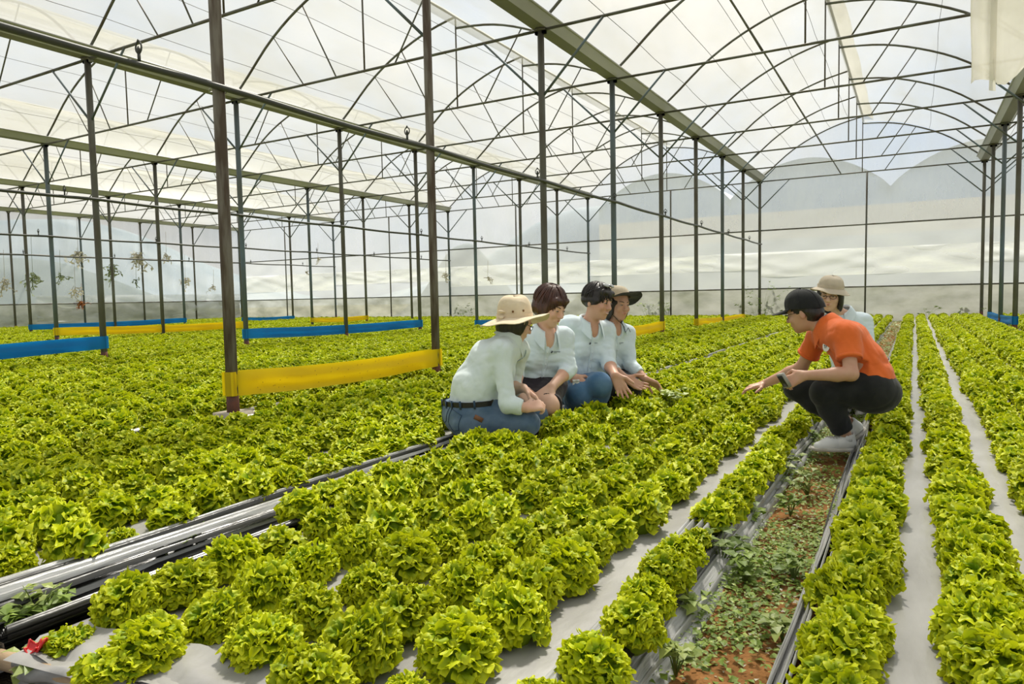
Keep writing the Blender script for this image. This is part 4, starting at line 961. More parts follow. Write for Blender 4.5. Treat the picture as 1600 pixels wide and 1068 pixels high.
def shirt_vol(B, s, g=.013, cuffs=None, short=False, hem=None, female=True, sl=(.052, .046, .039)):
    vol = Vol(); torso(vol, B, s, g, female)
    for q in 'LR':
        if short:
            e = mid(B['sh'+q], B['el'+q], .62); vol.cone(B['sh'+q], e, .064*s, .066*s, .04, flat=False); d = nz(e-B['sh'+q]); vol.cone(e-d*.002, e+d*.10, .11, .11, .004, 's', flat=True)
        else:
            vol.cone(B['sh'+q], B['el'+q], sl[0]*s, sl[1]*s, .04); w = mid(B['el'+q], B['wr'+q], cuffs[q]); vol.path([B['el'+q], mid(B['el'+q], w, .6), w], [sl[1]*s, (sl[1]*.95)*s, sl[2]*s], .02)
            d = nz(w-B['el'+q]); vol.cone(w+d*.0005, w+d*.09, .085, .085, .004, 's', flat=True)
    # neck hole and the open V below it
    vol.cone(B['neck']-B['Uc']*.005*s, B['neck']+B['Un']*.16*s, .060*s, .065*s, .012, 's')
    vol.cone(B['neck']+B['F']*.05*s-B['Uc']*.005*s, B['neck']+B['F']*.11*s-B['Uc']*.075*s, .036*s, .012*s, .01, 's')
    if hem is not None: vol.cone(hem, hem-B.get('Up', B['Uc'])*.30*s, .30*s, .30*s, .004, 's', flat=True)
    return vol
def shirt_trims(root, sh, B, s, mat, seam, front, logo=None, buttons=6, v0=.09, v1=.36):
    top = B['neck']-B['Uc']*v0*s; bot = B['neck']-B['Uc']*v1*s
    line = lay(sh, [mid(top, bot, t)+B['F']*.0 for t in np.linspace(0, 1, 22)], front, .0025)
    if len(line) > 4:
        Lr = nz(np.cross(B['Uc'], front)); P = np.array([[p-Lr*.013*s, p-Lr*.011*s+front*.002, p+Lr*.011*s+front*.002, p+Lr*.013*s] for p in line]); b = MB(); b.grid(P); b.obj('placket', seam, root)
        for t in np.linspace(.05, .95, buttons):
            p = line[int(t*(len(line)-1))]; b = MB(); b.ball(p+front*.003, V(.005, .005, .0025)*s, frame(nz(np.cross(front, B['Uc'])), front), 8, 5); b.obj('button', M['button'], root)
    if logo is not None:
        q = lay(sh, [logo], front, .004)
        if q:
            o = q[0]; ex = nz(np.cross(B['Uc'], front)); ex = ex*(1 if ex@RH > 0 else -1); ey = nz(np.cross(front, ex)); ey = ey*(1 if ey[2] > 0 else -1)
            u = .0052*s
            Q = [(-7, -1.2, -5.2, .3), (-5.6, -.2, -4.4, 1.4), (-6.6, .6, -5.9, 1.6)]
            x = -3.4
            for w_ in (1.0, .8, 1.1, .7, .9, 1.0, .8, .9): Q += [(x, .35, x+w_*.72, 1.25)]; x += w_+.12
            x = -3.4
            for w_ in (.7, .6, .8, .5, .7): Q += [(x, -.95, x+w_*.7, -.25)]; x += w_+.12
            patch_print(root, 'shirt_emblem', M['ink'], o, ex*u, ey*u, Q)
def cuff_band(root, mat, a, b, r, w=.030):
    d = nz(b-a); bb = MB(); bb.tube([b-d*w, b-d*w*.96, b-d*.004, b], [r*1.0, r*1.07, r*1.07, r*1.02], 16, cap=False); bb.obj('cuff', mat, root)
def shoe(root, heel, toe, up, s, mat=None, laces=True):
    d = nz(toe-heel); L_ = np.linalg.norm(toe-heel); sd = nz(np.cross(up, d)); up = nz(np.cross(d, sd)); P = lambda f, l, u: heel+d*f*L_+sd*l*s+up*u*s
    v = Vol(); v.cone(P(.10, 0, .040), P(.30, 0, .046), .034*s, .036*s, .03); v.cone(P(.30, 0, .046), P(.62, .004, .036), .038*s, .038*s, .03); v.cone(P(.62, .004, .034), P(.86, .006, .026), .039*s, .028*s, .03)
    v.cone(P(.12, 0, .05), P(.14, 0, .088), .033*s, .034*s, .02); v.cone(P(.34, 0, .06), P(.26, 0, .085), .03*s, .032*s, .02)
    v.cone(P(.18, 0, .086), P(.20, 0, .15), .030*s, .034*s, .006, 's'); v.box(P(.5, 0, -.030), V(.5*L_+.05, .08*s, .036*s), np.array([d, sd, up]), .002, .004, 's')
    sh = v.obj('shoe', mat or M['white_leather'], .005, root)
    v = Vol()
    for f in np.linspace(.08, .90, 14):
        w = (.024+.012*math.sin(PI*min(1, f*1.15)**.8))*s; v.cone(P(f, -w*.35/s, .010), P(f, w*.35/s, .010), .012*s+w*.62, None, .03)
    v.box(P(.5, 0, .047), V(.7*L_, .12*s, .028*s), np.array([d, sd, up]), .001, .003, 's'); v.box(P(.5, 0, -.030), V(.7*L_, .12*s, .028*s), np.array([d, sd, up]), .001, .003, 's')
    v.obj('sole', M['sole'], .005, sh)
    if laces:
        for i, f in enumerate(np.linspace(.36, .62, 5)):
            b = MB(); z = .100-.052*(f-.3); q = lay(sh, [P(f+.02*math.sin(6*w), w*.024, .05) for w in np.linspace(-1, 1, 9)], up, .003)
            if len(q) > 3: b.tube(q, .003*s, 5); b.obj('lace', M['sole'], sh)
    return sh
# ================================================================== the man in orange
def man():
    s = 1.0; Yn, Yc, Yf = 4.46, 4.60, 4.78
    pel = un(1358, 606, y=Yc); neck = un(1292, 512, y=4.63)
    F = nz((-.86, -.10, -.5)); B = build_B(neck, pel, F, .17, s, bend=.055)
    B['L'] = nz((.05, -1, .0)); B['shL'] = un(1323, 524, y=4.46); B['shR'] = un(1280, 524, y=4.80)
    B['elL'] = un(1330, 584, y=4.36); B['wrL'] = un(1256, 586, y=4.27)
    B['elR'] = un(1252, 574, y=4.86); B['wrR'] = un(1193, 600, y=4.90)
    c = un(1256, 488, y=4.62); A = frame(nz((-.93, .18, -.26)), nz((-.20, .02, 1)))
    kL = un(1287, 613, y=4.42); aL = un(1321, 681, y=4.52); kR = un(1244, 606, y=4.78); aR = un(1331, 664, y=4.74)
    hL = un(1358, 607, y=4.50); hR = un(1356, 605, y=4.72)
    hands = dict(L=(nz((-.80, -.05, -.42)), nz((-.30, .75, -.55)), nz((-.2, -.1, 1)), dict(curl=(.55, .6, .65, .7), thumb=.7)),
                 R=(dirv(-.90, -.10, -.16), nz((-.15, -.1, -1)), dirv(-.3, -1, .2), dict(curl=(.04, .22, .30, .36), spread=.16, thumb=.1)))
    root, P = base_person('man in an orange polo shirt and black cap squatting on the soil path', M['skin_m'], B, s, (c, A), hands, dict(L=(hL, kL, aL), R=(hR, kR, aR)), None, male=True)
    face_parts(root, P, A, s, glasses=True)
    sv = shirt_vol(B, s, .021, short=True, female=False); sv.ell(pel+B['Uc']*.04-B['F']*.03, V(.125, .165, .12), np.array([B['F'], B['L'], B['Uc']]), .06)
    sv.box(pel-ZU*.135+RH*.03, V(.3, .3, .10), None, .002, .012, 's')
    sh = sv.obj('polo_shirt', M['orange'], .0066, root, noise=wrinkle(5, .010, 14, 42, B['L'], B['neck']))
    collar(root, M['orange'], B, s, r=.066, open_=.35, spread=.03)
    for q in 'LR':
        e = mid(B['sh'+q], B['el'+q], .62); cuff_band(root, M['orange'], B['sh'+q], e, .0665, .018)
    nrm = nz((-.62, -.78, .05)); q = lay(sh, [un(1287, 541, y=4.5)], nrm, .004)
    if q:
        ex = nz(np.cross(ZU, nrm)); ex = ex*(1 if ex@RH > 0 else -1); ey = nz(np.cross(nrm, ex)); ey = ey*(1 if ey[2] > 0 else -1); o = q[0]
        b = MB(); b.add([o+nrm*.001]+[o+(ex*math.cos(w)+ey*math.sin(w)*1.15)*.026 for w in np.linspace(0, 2*PI, 25)[:-1]], [(0, i+1, (i+1) % 24+1) for i in range(24)]); bd = b.obj('chest_badge', M['white'], root)
        patch_print(bd, 'badge_lettering', M['ink'], o+nrm*.003, ex*.0034, ey*.0034, [(-2.6, -3, -1.7, 3), (-4, 1.2, -.6, 2.1), (-2.6, -3, -.9, -2.2), (.4, -3, 1.2, 1.6), (.4, .8, 2.8, 1.6), (2.1, -.4, 2.8, 1.6)])
        patch_print(root, 'chest_lettering', M['orange_dark'], o+nrm*.001, ex*.004, ey*.004, [(x, -12.0, x+1.5, -10.2) for x in (-3, -1, 1, 3, 5)])
    tv = Vol()
    tv.cone(pel+B['L']*.07, pel-B['L']*.07, .125, None, .05); tv.ell(pel-ZU*.02+RH*.03, V(.13, .18, .125), np.array([nz((RH*1)), nz(CH), ZU]), .05)
    for hp, kn, an in ((hL, kL, aL), (hR, kR, aR)):
        e = mid(kn, an, .86); tv.cone(hp, kn, .108, .073, .05); tv.path([kn, mid(kn, an, .35), e], [.070, .070, .060], .03); d = nz(an-kn); tv.cone(e, e+d*.12, .09, .09, .004, 's', flat=True)
    tv.obj('trousers', M['black_cloth'], .0068, root, noise=wrinkle(9, .006, 14, 40))
    d = nz(un(1280, 706, y=4.44)-un(1336, 706, y=4.56)); hl = aL-d*.055; hl = V(hl[0], hl[1], aL[2]-.085)
    shoe(root, hl, hl+d*.258, ZU, .96)
    tw = un(1296, 690, y=4.74); shoe(root, un(1350, 672, y=4.76), un(1303, 702, y=4.72), nz((.5, 0, 1)), .98)
    for an, e in ((aL, .88),): tube_part(root, 'sock', M['white_leather'], [an+ZU*.012, an-ZU*.035], [.041, .043])
    # hair under the cap
    hv = Vol(); PH = lambda l, f, u: c+(A[0]*l+A[1]*f+A[2]*u)
    hv.ell(PH(0, -.020, .030), V(.082, .098, .092), A, .01); hv.ell(PH(0, -.055, -.022), V(.070, .055, .052), A, .03); hv.ell(PH(0, .10, -.03), V(.10, .075, .075), A, .01, 's'); hv.cone(PH(-.12, -.004, -.030), PH(.12, -.004, -.030), .026, None, .01, 's')
    hv.obj('hair', M['hair'], .005, root, noise=wrinkle(3, .004, 90, 200))
    # cap: dome, panels, visor, button
    cp = MB(); ang = np.linspace(0, 2*PI, 41); U2 = frame(A[1], A[2]); PC = lambda l, f, u: c+A[0]*l+A[1]*f+A[2]*u
    rows = [[PC(.096*math.sin(t*PI/2)**.8*math.cos(a), -.016+.116*math.sin(t*PI/2)**.8*math.sin(a), .046+.100*math.cos(t*PI/2)**.85*(1+.04*math.sin(a))-.012*t*(1-math.sin(a))*2) for a in ang] for t in np.linspace(0, 1, 12)]
    cp.grid(np.array(rows)); cap = cp.obj('cap', M['black_cloth'], root)
    vis = []
    for t in np.linspace(0, 1, 8):
        vis.append([PC(.088*math.sin(w)*(1-.10*t), -.016+.112*math.cos(w)+.092*t*math.cos(w*.75)+.006, .044-.006*t**1.3-.020*(math.sin(w))**2*t) for w in np.linspace(-1.15, 1.15, 19)])
    b = MB(); P_ = np.array(vis); b.grid(P_); b.grid((P_-A[2]*.004)[::-1]); b.obj('visor', M['black_cloth'], cap)
    b = MB(); b.ball(PC(0, -.014, .148), (.009, .009, .006), A); b.obj('cap_button', M['black_cloth'], cap)
    for a in np.linspace(0, 2*PI, 7)[:-1]:
        b = MB(); b.tube([PC(.0975*math.sin(t*PI/2)**.8*math.cos(a), -.016+.1175*math.sin(t*PI/2)**.8*math.sin(a), .047+.100*math.cos(t*PI/2)**.85*(1+.04*math.sin(a))-.012*t*(1-math.sin(a))*2) for t in np.linspace(.05, 1, 10)], .0012, 4); b.obj('cap_seam', M['leather'], cap)
    # the phone he holds: a thing of its own
    ph = un(1225, 594, y=4.25); ex = nz((-.45, -.2, .86)); ez = nz((-.62, -.72, -.3)); ez = nz(ez-ex*(ex@ez)); ey = np.cross(ez, ex)
    pr = empty('phone', 'dark phone in a grey case held in the hand of the man in orange', 'phone', tuple(ph))
    b = MB(); b.box((0, 0, 0), (.088, .056, .022), np.array([ex, ey, ez]), .004); b.obj('case', pmat('phone_case', (.30, .29, .26), .6), pr)
    b = MB(); b.box(ez*.0115, (.072, .044, .003), np.array([ex, ey, ez]), .001); b.obj('screen', M['leather'], pr)
    for k in range(3): b = MB(); b.ball(-ez*.0115+ex*.03+ey*(.016-.013*k), (.005, .005, .002), np.array([ex, ey, ez])); b.obj('lens', M['black_gloss'], pr)
man()
# ================================================================== the four women by the furrow
def woman_common(label, skin_m, B, s, head, hands, legs, cuffs, shirtm, seamm, seed, front, logo=None, hem=None, smile=0, glasses=False, h=.0068):
    root, P = base_person(label, skin_m, B, s, head, hands, legs, None, h)
    face_parts(root, P, head[1], s, smile=smile, glasses=glasses)
    sh = shirt_vol(B, s, .014, cuffs, hem=hem).obj('shirt', shirtm, .0072, root, noise=wrinkle(seed, .0085, 18, 60, B['L'], B['neck']))
    collar(root, seamm, B, s)
    for q in 'LR':
        w = mid(B['el'+q], B['wr'+q], cuffs[q]); cuff_band(root, seamm, B['el'+q], w, .041*s)
    shirt_trims(root, sh, B, s, shirtm, seamm, front, logo)
    return root, P, sh
def short_hair(root, c, A, s, mat, bob=.0, seed=1, fringe=True, wide=1.0, hat=False, fu=.052):
    P = lambda l, f, u: c+(A[0]*l+A[1]*f+A[2]*u)*s; hv = Vol()
    hv.ell(P(0, -.016, .034 if not hat else .012), (V(.086*wide, .104, .094) if not hat else V(.080, .098, .080))*s, A, .01); hv.ell(P(0, -.050, -.020-bob*.4), V(.082*wide, .062, .062+bob*.6)*s, A, .03)
    for l in (-1, 1): hv.ell(P(l*.070*wide, .004-bob*.1, -.010-bob*.35), V(.020, .044, .046+bob*.6)*s, A, .02)
    hv.ell(P(0, .098, -.046), V(.074, .066, .080)*s, A, .015, 's'); hv.ell(P(0, .075, -.14), V(.11, .09, .09)*s, A, .015, 's')
    if fringe: hv.cone(P(-.050, .066, fu), P(.055, .062, fu-.004), .021*s, .019*s, .02)
    ho = hv.obj('hair', mat, .0055, root, noise=wrinkle(seed, .0034, 110, 300, A[2]))
    if not hat:
        r = np.random.default_rng(seed); b = MB(); C0 = V(0, -.016, .034); rad = V(.088*wide, .106, .096)
        for i in range(150):
            a = r.uniform(0, 2*PI); f_ = math.cos(a); end = 1.48+.25*r.random() if f_ > .75 else (1.75+.25*r.random() if f_ > .2 else 2.05+.3*r.random()+max(bob, 0)*6)
            pts = []; tw = r.uniform(-.25, .25)+(.35 if f_ > .3 else 0)
            for t in np.linspace(.12, 1, 9):
                th = t*end; aa = a+tw*t; lift = 1.005+.03*math.sin(t*PI)*r.random()+.05*t**4*r.uniform(0, 1)
                pts.append(P(*(C0+rad*V(math.sin(aa)*math.sin(th), math.cos(aa)*math.sin(th), math.cos(th))*lift)))
            b.tube(pts, np.linspace(.0055, .0012, 9)*s*r.uniform(.7, 1.2), 5)
        b.obj('hair_strands', mat, ho, kind='stuff')
    return ho
def jeans_vol(pel, s, legs, L, F, U, g=.014, cut=.9):
    tv = Vol(); tv.cone(pel+L*.075*s, pel-L*.075*s, (.112*s+g), None, .05); tv.ell(pel-F*.055*s-U*.03*s, V(.10*s, .165*s, .11*s), np.array([F, L, U]), .05)
    for hp, kn, an in legs:
        e = mid(kn, an, cut); tv.cone(hp, kn, .092*s+g, .062*s+g, .05); tv.path([kn, mid(kn, an, .35), e], [.060*s+g, .058*s+g, .045*s+g], .03)
    return tv
def feet(root, legs, F, s, mat):
    for hp, kn, an in legs:
        fl = nz((F[0], F[1], 0)); hl = an-fl*.05*s; hl[2] = max(an[2]-.085*s, -.02); shoe(root, hl, hl+fl*.24*s, ZU, s*.92, mat, laces=False)
# ---- nearest woman: cream hat, seen from behind
def woman_hat():
    s = 1.05
    pel = un(738, 648, d=4.447); neck = un(795, 531, d=4.427); F = dirv(.80, .50, -.25); B = build_B(neck, pel, F, .165, s, bend=.05)
    B['L'] = nz(np.cross(B['Uc'], B['F'])); B['shR'] = un(783, 549, d=4.274); B['shL'] = un(812, 548, d=4.590)
    B['elR'] = un(793, 632, d=4.19); B['wrR'] = un(822, 637, d=4.16); B['elL'] = un(800, 606, d=4.62); B['wrL'] = un(818, 606, d=4.42)
    c = un(806, 503, d=4.427); A = frame(dirv(.92, .30, -.38), dirv(.26, .0, 1)); B['Up'] = dirv(-.06, 0.02, 1); B['waist'] = un(742, 606, d=4.42)
    hR, hL = pel-B['L']*.08, pel+B['L']*.08; kR = un(822, 661, d=4.24); kL = un(836, 650, d=4.62)
    aR = V(*(un(765, 690, d=4.386)[:2]), .15); aL = V(*(un(780, 676, d=4.641)[:2]), .15)
    hands = dict(R=(dirv(.9, .25, .12), dirv(.1, .55, -.6), dirv(.3, .2, 1), dict(curl=(.75, .8, .85, .9), thumb=.8)), L=(dirv(.82, -.20, -.62), dirv(-.45, -.1, -.8), dirv(-.2, -1, .2), dict(curl=(.22, .26, .30, .36), spread=.03, thumb=.6)))
    legs = dict(R=(hR, kR, aR), L=(hL, kL, aL))
    root, P, sh = woman_common('nearest woman, cream sun hat and blue jeans, squatting with her back turned', M['skin_a'], B, s, (c, A), hands, legs, dict(R=.80, L=.30), M['shirt_mint'], M['shirt_mint'], 21, dirv(.9, .3, .1), None, hem=pel+B['Up']*.080*s, glasses=True)
    short_hair(root, c, A, s, M['hair'], bob=.03, seed=4, fringe=False, hat=True)
    hh, PH = hat(root, 'sun_hat', M['straw'], c+A[2]*.022*s-A[1]*.016, frame(dirv(.93, .25, .03), dirv(-.03, 0, 1)), s, crown=(.092, .108, .142), brim=.100, droop=.26, wav=.014, seed=5, lift=(.012, -.015), flat=.012)
    for (l, f, u) in ((-.092, -.035, .040), (-.090, .030, .042)):
        b = MB(); p = PH(l, f, u); b.ball(p, V(.007, .005, .007)*s); b.obj('hat_badge', M['brass'], hh)
    b = MB()
    for q in (-1, 1): b.ball(PH(-.062, -.098, .026+q*.016), V(.012, .008, .024)*s, frame(dirv(.3*q, .4, 1), dirv(1, 0, q))); b.ball(PH(-.072, -.105, -.005+q*.012), V(.018, .006, .010)*s)
    b.obj('hat_bow', M['straw'], hh)
    tube_part(root, 'chin_cord', M['straw'], [PH(-.088, .045, .002), P(-.080, .03, -.02), P(-.062, .045, -.075), P(-.03, .055, -.125), P(-.02, .06, -.17)], .0022)
    tv = jeans_vol(pel, s, legs.values(), B['L'], B['F'], B['Uc']); [tv.cone(B['waist']+B['L']*q*.054*s, B['pelvis']+B['L']*q*.072*s, .112*s, .126*s, .06) for q in (-1, 1)]; tv.cone(pel+B['Up']*.098*s, pel+B['Up']*.40*s, .3, .3, .004, 's', flat=True)
    j = tv.obj('jeans', M['denim'], .0072, root, noise=wrinkle(31, .006, 14, 40))
    # belt, loops, pocket seams
    Fp = nz(B['F']-B['Up']*(B['F']@B['Up'])); Lp = np.cross(nz(B['Up']), Fp); bl = []; cB = pel+B['Up']*.084*s
    for w in np.linspace(0, 2*PI, 41)[:-1]:
        dr = Fp*math.cos(w)+Lp*math.sin(w); q = surf_dist(j, cB-B['Up']*.012*s+dr*.4, -dr); q = cB+dr*.16 if q is None or np.linalg.norm(q-cB) > (.27 if math.cos(w) < .25 else .17) else q; bl.append(q+B['Up']*.012*s+dr*.006)
    bl = np.array(bl); sm_ = (np.roll(bl, 1, 0)+bl*2+np.roll(bl, -1, 0))/4; b = MB(); P_ = np.array([np.concatenate([sm_, sm_[:1]])+B['Up']*z for z in (-.016, -.014, .014, .016)]); P_[1:3] += 0; b.grid(P_); b.obj('belt', M['leather'], root)
    for i in (15, 18, 21, 24, 27):
        p = sm_[i]; dr = nz(p-cB); b = MB(); b.box(p+dr*.004, (.012, .05, .006), np.array([np.cross(B['Up'], dr), B['Up'], dr])); b.obj('belt_loop', M['denim_seam'], j)
    for l0 in (-.075, .055):
        cpt = pel-B['F']*.2-B['L']*(-l0)*s-B['Uc']*.02*s; quad = [(-.055, .02), (.055, .02), (.055, -.075), (0, -.105), (-.055, -.075), (-.055, .02)]
        line = lay(j, [cpt+B['L']*x*s*.9+B['Uc']*y*s*.9 for (xa, ya), (xb, yb) in zip(quad[:-1], quad[1:]) for x, y in [(xa+(xb-xa)*t, ya+(yb-ya)*t) for t in np.linspace(0, 1, 6)]], -B['F'], .002)
        if len(line) > 5: tube_part(j, 'pocket_seam', M['denim_seam'], line, .0022)
    q = lay(j, [pel-B['L']*.095*s+B['Uc']*.03*s], -nz(B['F']*.6+B['L']*.8), .004)
    if q: dr = nz(-(B['F']*.6+B['L']*.8)); b = MB(); b.box(q[0], (.055, .028, .004), np.array([np.cross(B['Uc'], dr), B['Uc'], dr])); b.obj('leather_patch', M['brown_leather'], j)
    feet(root, legs.values(), B['F'], s, M['leather'])
woman_hat()
# ---- second woman: short brown hair, black shorts
def woman_brown():
    s = 1.15
    pel = un(838, 602, d=5.067); neck = un(852, 521, d=4.940); F = dirv(.38, -.85, -.28); B = build_B(neck, pel, F, .165, s, bend=.035)
    B['shR'] = un(815, 531, d=4.940); B['shL'] = un(882, 527, d=5.024); B['L'] = nz(B['shL']-B['shR'])
    B['elR'] = un(806, 578, d=4.823); B['wrR'] = un(808, 612, d=4.664); B['elL'] = un(889, 576, d=4.940); B['wrL'] = un(862, 604, d=4.728)
    c = un(860, 478, d=4.876); A = frame(dirv(.66, -.62, -.38), dirv(.12, -.08, 1))
    hR, hL = pel-B['L']*.085, pel+B['L']*.085; kL = un(858, 634, d=4.685); kR = un(832, 640, d=4.717); aL = V(*un(858, 668, d=4.897)[:2], .14); aR = V(*un(826, 672, d=4.940)[:2], .14)
    hands = dict(R=(dirv(.75, -.1, -.45), dirv(.2, .6, -.6), dirv(.2, -.5, .8), dict(curl=(.6, .65, .7, .75), thumb=.6)), L=(dirv(-.75, -.25, -.55), dirv(-.1, .35, -.8), dirv(-.3, -.9, .1), dict(curl=(.28, .3, .32, .36), spread=.08)))
    legs = dict(R=(hR, kR, aR), L=(hL, kL, aL)); front = dirv(.30, -1, .12)
    root, P, sh = woman_common('woman with short brown hair and black shorts squatting beside the cream hat', M['skin_a'], B, s, (c, A), hands, legs, dict(R=.35, L=.36), M['shirt'], M['shirt'], 22, front, un(871, 550, d=4.876), hem=pel+B['Uc']*.085*s)
    short_hair(root, c, A, s, M['hair_brown'], bob=.006, seed=6, wide=1.05, fu=.060)
    tv = jeans_vol(pel, s, [(hL, kL, aL), (hR, kR, aR)], B['L'], B['F'], B['Uc'], g=.011, cut=.06)
    for kn, hp in ((kL, hL), (kR, hR)): d = nz(kn-hp); tv.cone(kn-d*.005, kn+d*.4, .13, .13, .004, 's', flat=True)
    tv.cone(pel+B['Uc']*.10*s, pel+B['Uc']*.45*s, .3, .3, .004, 's', flat=True); tv.obj('shorts', M['plum'], .0072, root, noise=wrinkle(41, .005, 14, 40))
    feet(root, legs.values(), B['F'], s, M['leather'])
woman_brown()
# ---- third woman: short black hair, sunglasses on top, smiling
def woman_short():
    s = 1.15
    pel = un(908, 604, d=5.554); neck = un(921, 508, d=5.427); F = dirv(.42, -.82, -.22); B = build_B(neck, pel, F, .17, s, bend=.035)
    B['shR'] = un(888, 508, d=5.406); B['shL'] = un(948, 517, d=5.512); B['L'] = nz(B['shL']-B['shR'])
    B['elR'] = un(886, 566, d=5.427); B['wrR'] = un(896, 590, d=5.215); B['elL'] = un(951, 568, d=5.385); B['wrL'] = un(961, 586, d=5.152)
    c = un(934, 471, d=5.364); A = frame(dirv(.70, -.64, -.18), dirv(.16, -.05, 1))
    hR, hL = pel-B['L']*.085, pel+B['L']*.085; kL = un(936, 601, d=5.173); kR = un(904, 616, d=5.194); aL = V(*un(930, 640, d=5.406)[:2], .14); aR = V(*un(896, 645, d=5.427)[:2], .14)
    hands = dict(R=(dirv(.5, -.3, -.4), dirv(.2, .7, -.4), dirv(.2, -.5, .8), dict(curl=(.7, .75, .8, .8), thumb=.6)), L=(dirv(.36, -.30, -.85), dirv(-.25, -.85, .35), dirv(.9, .1, .5), dict(curl=(.12, .14, .18, .24), spread=.14, thumb=-.1)))
    legs = dict(R=(hR, kR, aR), L=(hL, kL, aL)); front = dirv(.35, -1, .1)
    root, P, sh = woman_common('smiling woman with short black hair, sunglasses on her head, palm held open', M['skin_b'], B, s, (c, A), hands, legs, dict(R=.55, L=.30), M['shirt'], M['shirt'], 23, front, un(935, 536, d=5.300), hem=pel+B['Uc']*.03*s, smile=1.0)
    short_hair(root, c, A, s, M['hair'], bob=-.04, seed=7, wide=.95, fu=.070)
    for l in (-1, 1):
        b = MB(); b.ball(P(l*.030, .062, .118), V(.028, .020, .008)*s, frame(A[1]*.9+A[2]*-.5, A[2]+A[1]*.5)); o = b.obj('sunglasses_lens', M['lens'], root)
        tube_part(root, 'sunglasses_temple', M['black_gloss'], [P(l*.058, .055, .108), P(l*.088, .0, .07), P(l*.090, -.04, .04)], .0025)
    tube_part(root, 'sunglasses_bridge', M['black_gloss'], [P(-.012, .075, .116), P(0, .08, .118), P(.012, .075, .116)], .003)
    jeans_vol(pel, s, legs.values(), B['L'], B['F'], B['Uc'], g=.02).obj('jeans', M['denim_b'], .0072, root, noise=wrinkle(42, .006, 14, 40))
    feet(root, legs.values(), B['F'], s, M['leather'])
    tp = un(900, 597, d=5.152); b = MB(); r = np.random.default_rng(3); g_ = np.array([[tp+RH*(.05*(i/5-.5))+ZU*(.04*(j/5-.5))+CH*.012*r.uniform(-1, 1) for j in range(6)] for i in range(6)]); b.grid(g_); b.grid((g_-CH*.004)[::-1])
    b.obj('tissue', M['tissue'], label='crumpled white tissue held by the smiling woman', cat='tissue')
woman_short()
# ---- fourth woman: khaki hat with a black brim lining
def woman_khaki():
    s = 1.10
    pel = un(954, 592, d=5.880); neck = un(957, 508, d=5.775); F = dirv(.45, -.80, -.22); B = build_B(neck, pel, F, .16, s, bend=.035)
    B['shR'] = un(935, 516, d=5.733); B['shL'] = un(980, 522, d=5.859); B['L'] = nz(B['shL']-B['shR'])
    B['elL'] = un(985, 570, d=5.733); B['wrL'] = un(1008, 592, d=5.607); B['elR'] = un(952, 573, d=5.565); B['wrR'] = un(978, 591, d=5.397)
    c = un(965, 475, d=5.712); A = frame(dirv(.48, -.84, -.10), dirv(.05, -.02, 1))
    hR, hL = pel-B['L']*.085, pel+B['L']*.085; kL = un(985, 606, d=5.523); kR = un(950, 612, d=5.481); aL = V(*un(975, 640, d=5.723)[:2], .14); aR = V(*un(945, 645, d=5.723)[:2], .14)
    hands = dict(L=(dirv(.85, -.15, -.42), dirv(.0, -.55, -.8), dirv(.4, .6, .4), dict(curl=(.24, .28, .32, .38), spread=.02, thumb=.5)), R=(dirv(.85, -.15, -.50), dirv(-.15, -.55, .55), dirv(.5, .5, .7), dict(curl=(.16, .2, .24, .3), spread=.10, thumb=.0)))
    legs = dict(R=(hR, kR, aR), L=(hL, kL, aL)); front = dirv(.30, -1, .1)
    root, P, sh = woman_common('woman in a khaki hat with black brim lining reaching for the lettuces', M['skin_b'], B, s, (c, A), hands, legs, dict(R=.45, L=.60), M['shirt'], M['shirt'], 24, front, un(974, 536, d=5.670), hem=pel+B['Uc']*.02*s)
    short_hair(root, c, A, s, M['hair'], bob=.07, seed=8, fringe=False, wide=.95, hat=True)
    hh, PH = hat(root, 'bucket_hat', M['khaki'], c+A[2]*.034*s-A[1]*.012*s, frame(dirv(.62, -.66, .24), dirv(.10, .05, 1)), s, crown=(.092, .104, .098), brim=.085, droop=.24, wav=.010, seed=9, under=M['black_cloth'], lift=(.020, .012))
    tube_part(root, 'chin_cord', M['black_gloss'], [PH(-.088, .03, 0), P(-.078, .025, -.03), P(-.060, .035, -.080), P(-.02, .05, -.118), P(.0, .055, -.13)], .0028)
    tube_part(root, 'chin_cord', M['black_gloss'], [PH(.088, .03, 0), P(.078, .025, -.03), P(.060, .035, -.080), P(.02, .05, -.118), P(.0, .055, -.13)], .0028)
    tube_part(root, 'cord_end', M['black_gloss'], [P(0, .055, -.13), P(.03, .06, -.16), P(.04, .07, -.20), P(.06, .07, -.165), P(.10, .05, -.20)], .0028)
    jeans_vol(pel, s, legs.values(), B['L'], B['F'], B['Uc'], g=.018).obj('trousers', M['black_cloth'], .0075, root, noise=wrinkle(43, .006, 14, 40))
    feet(root, legs.values(), B['F'], s, M['leather'])
woman_khaki()
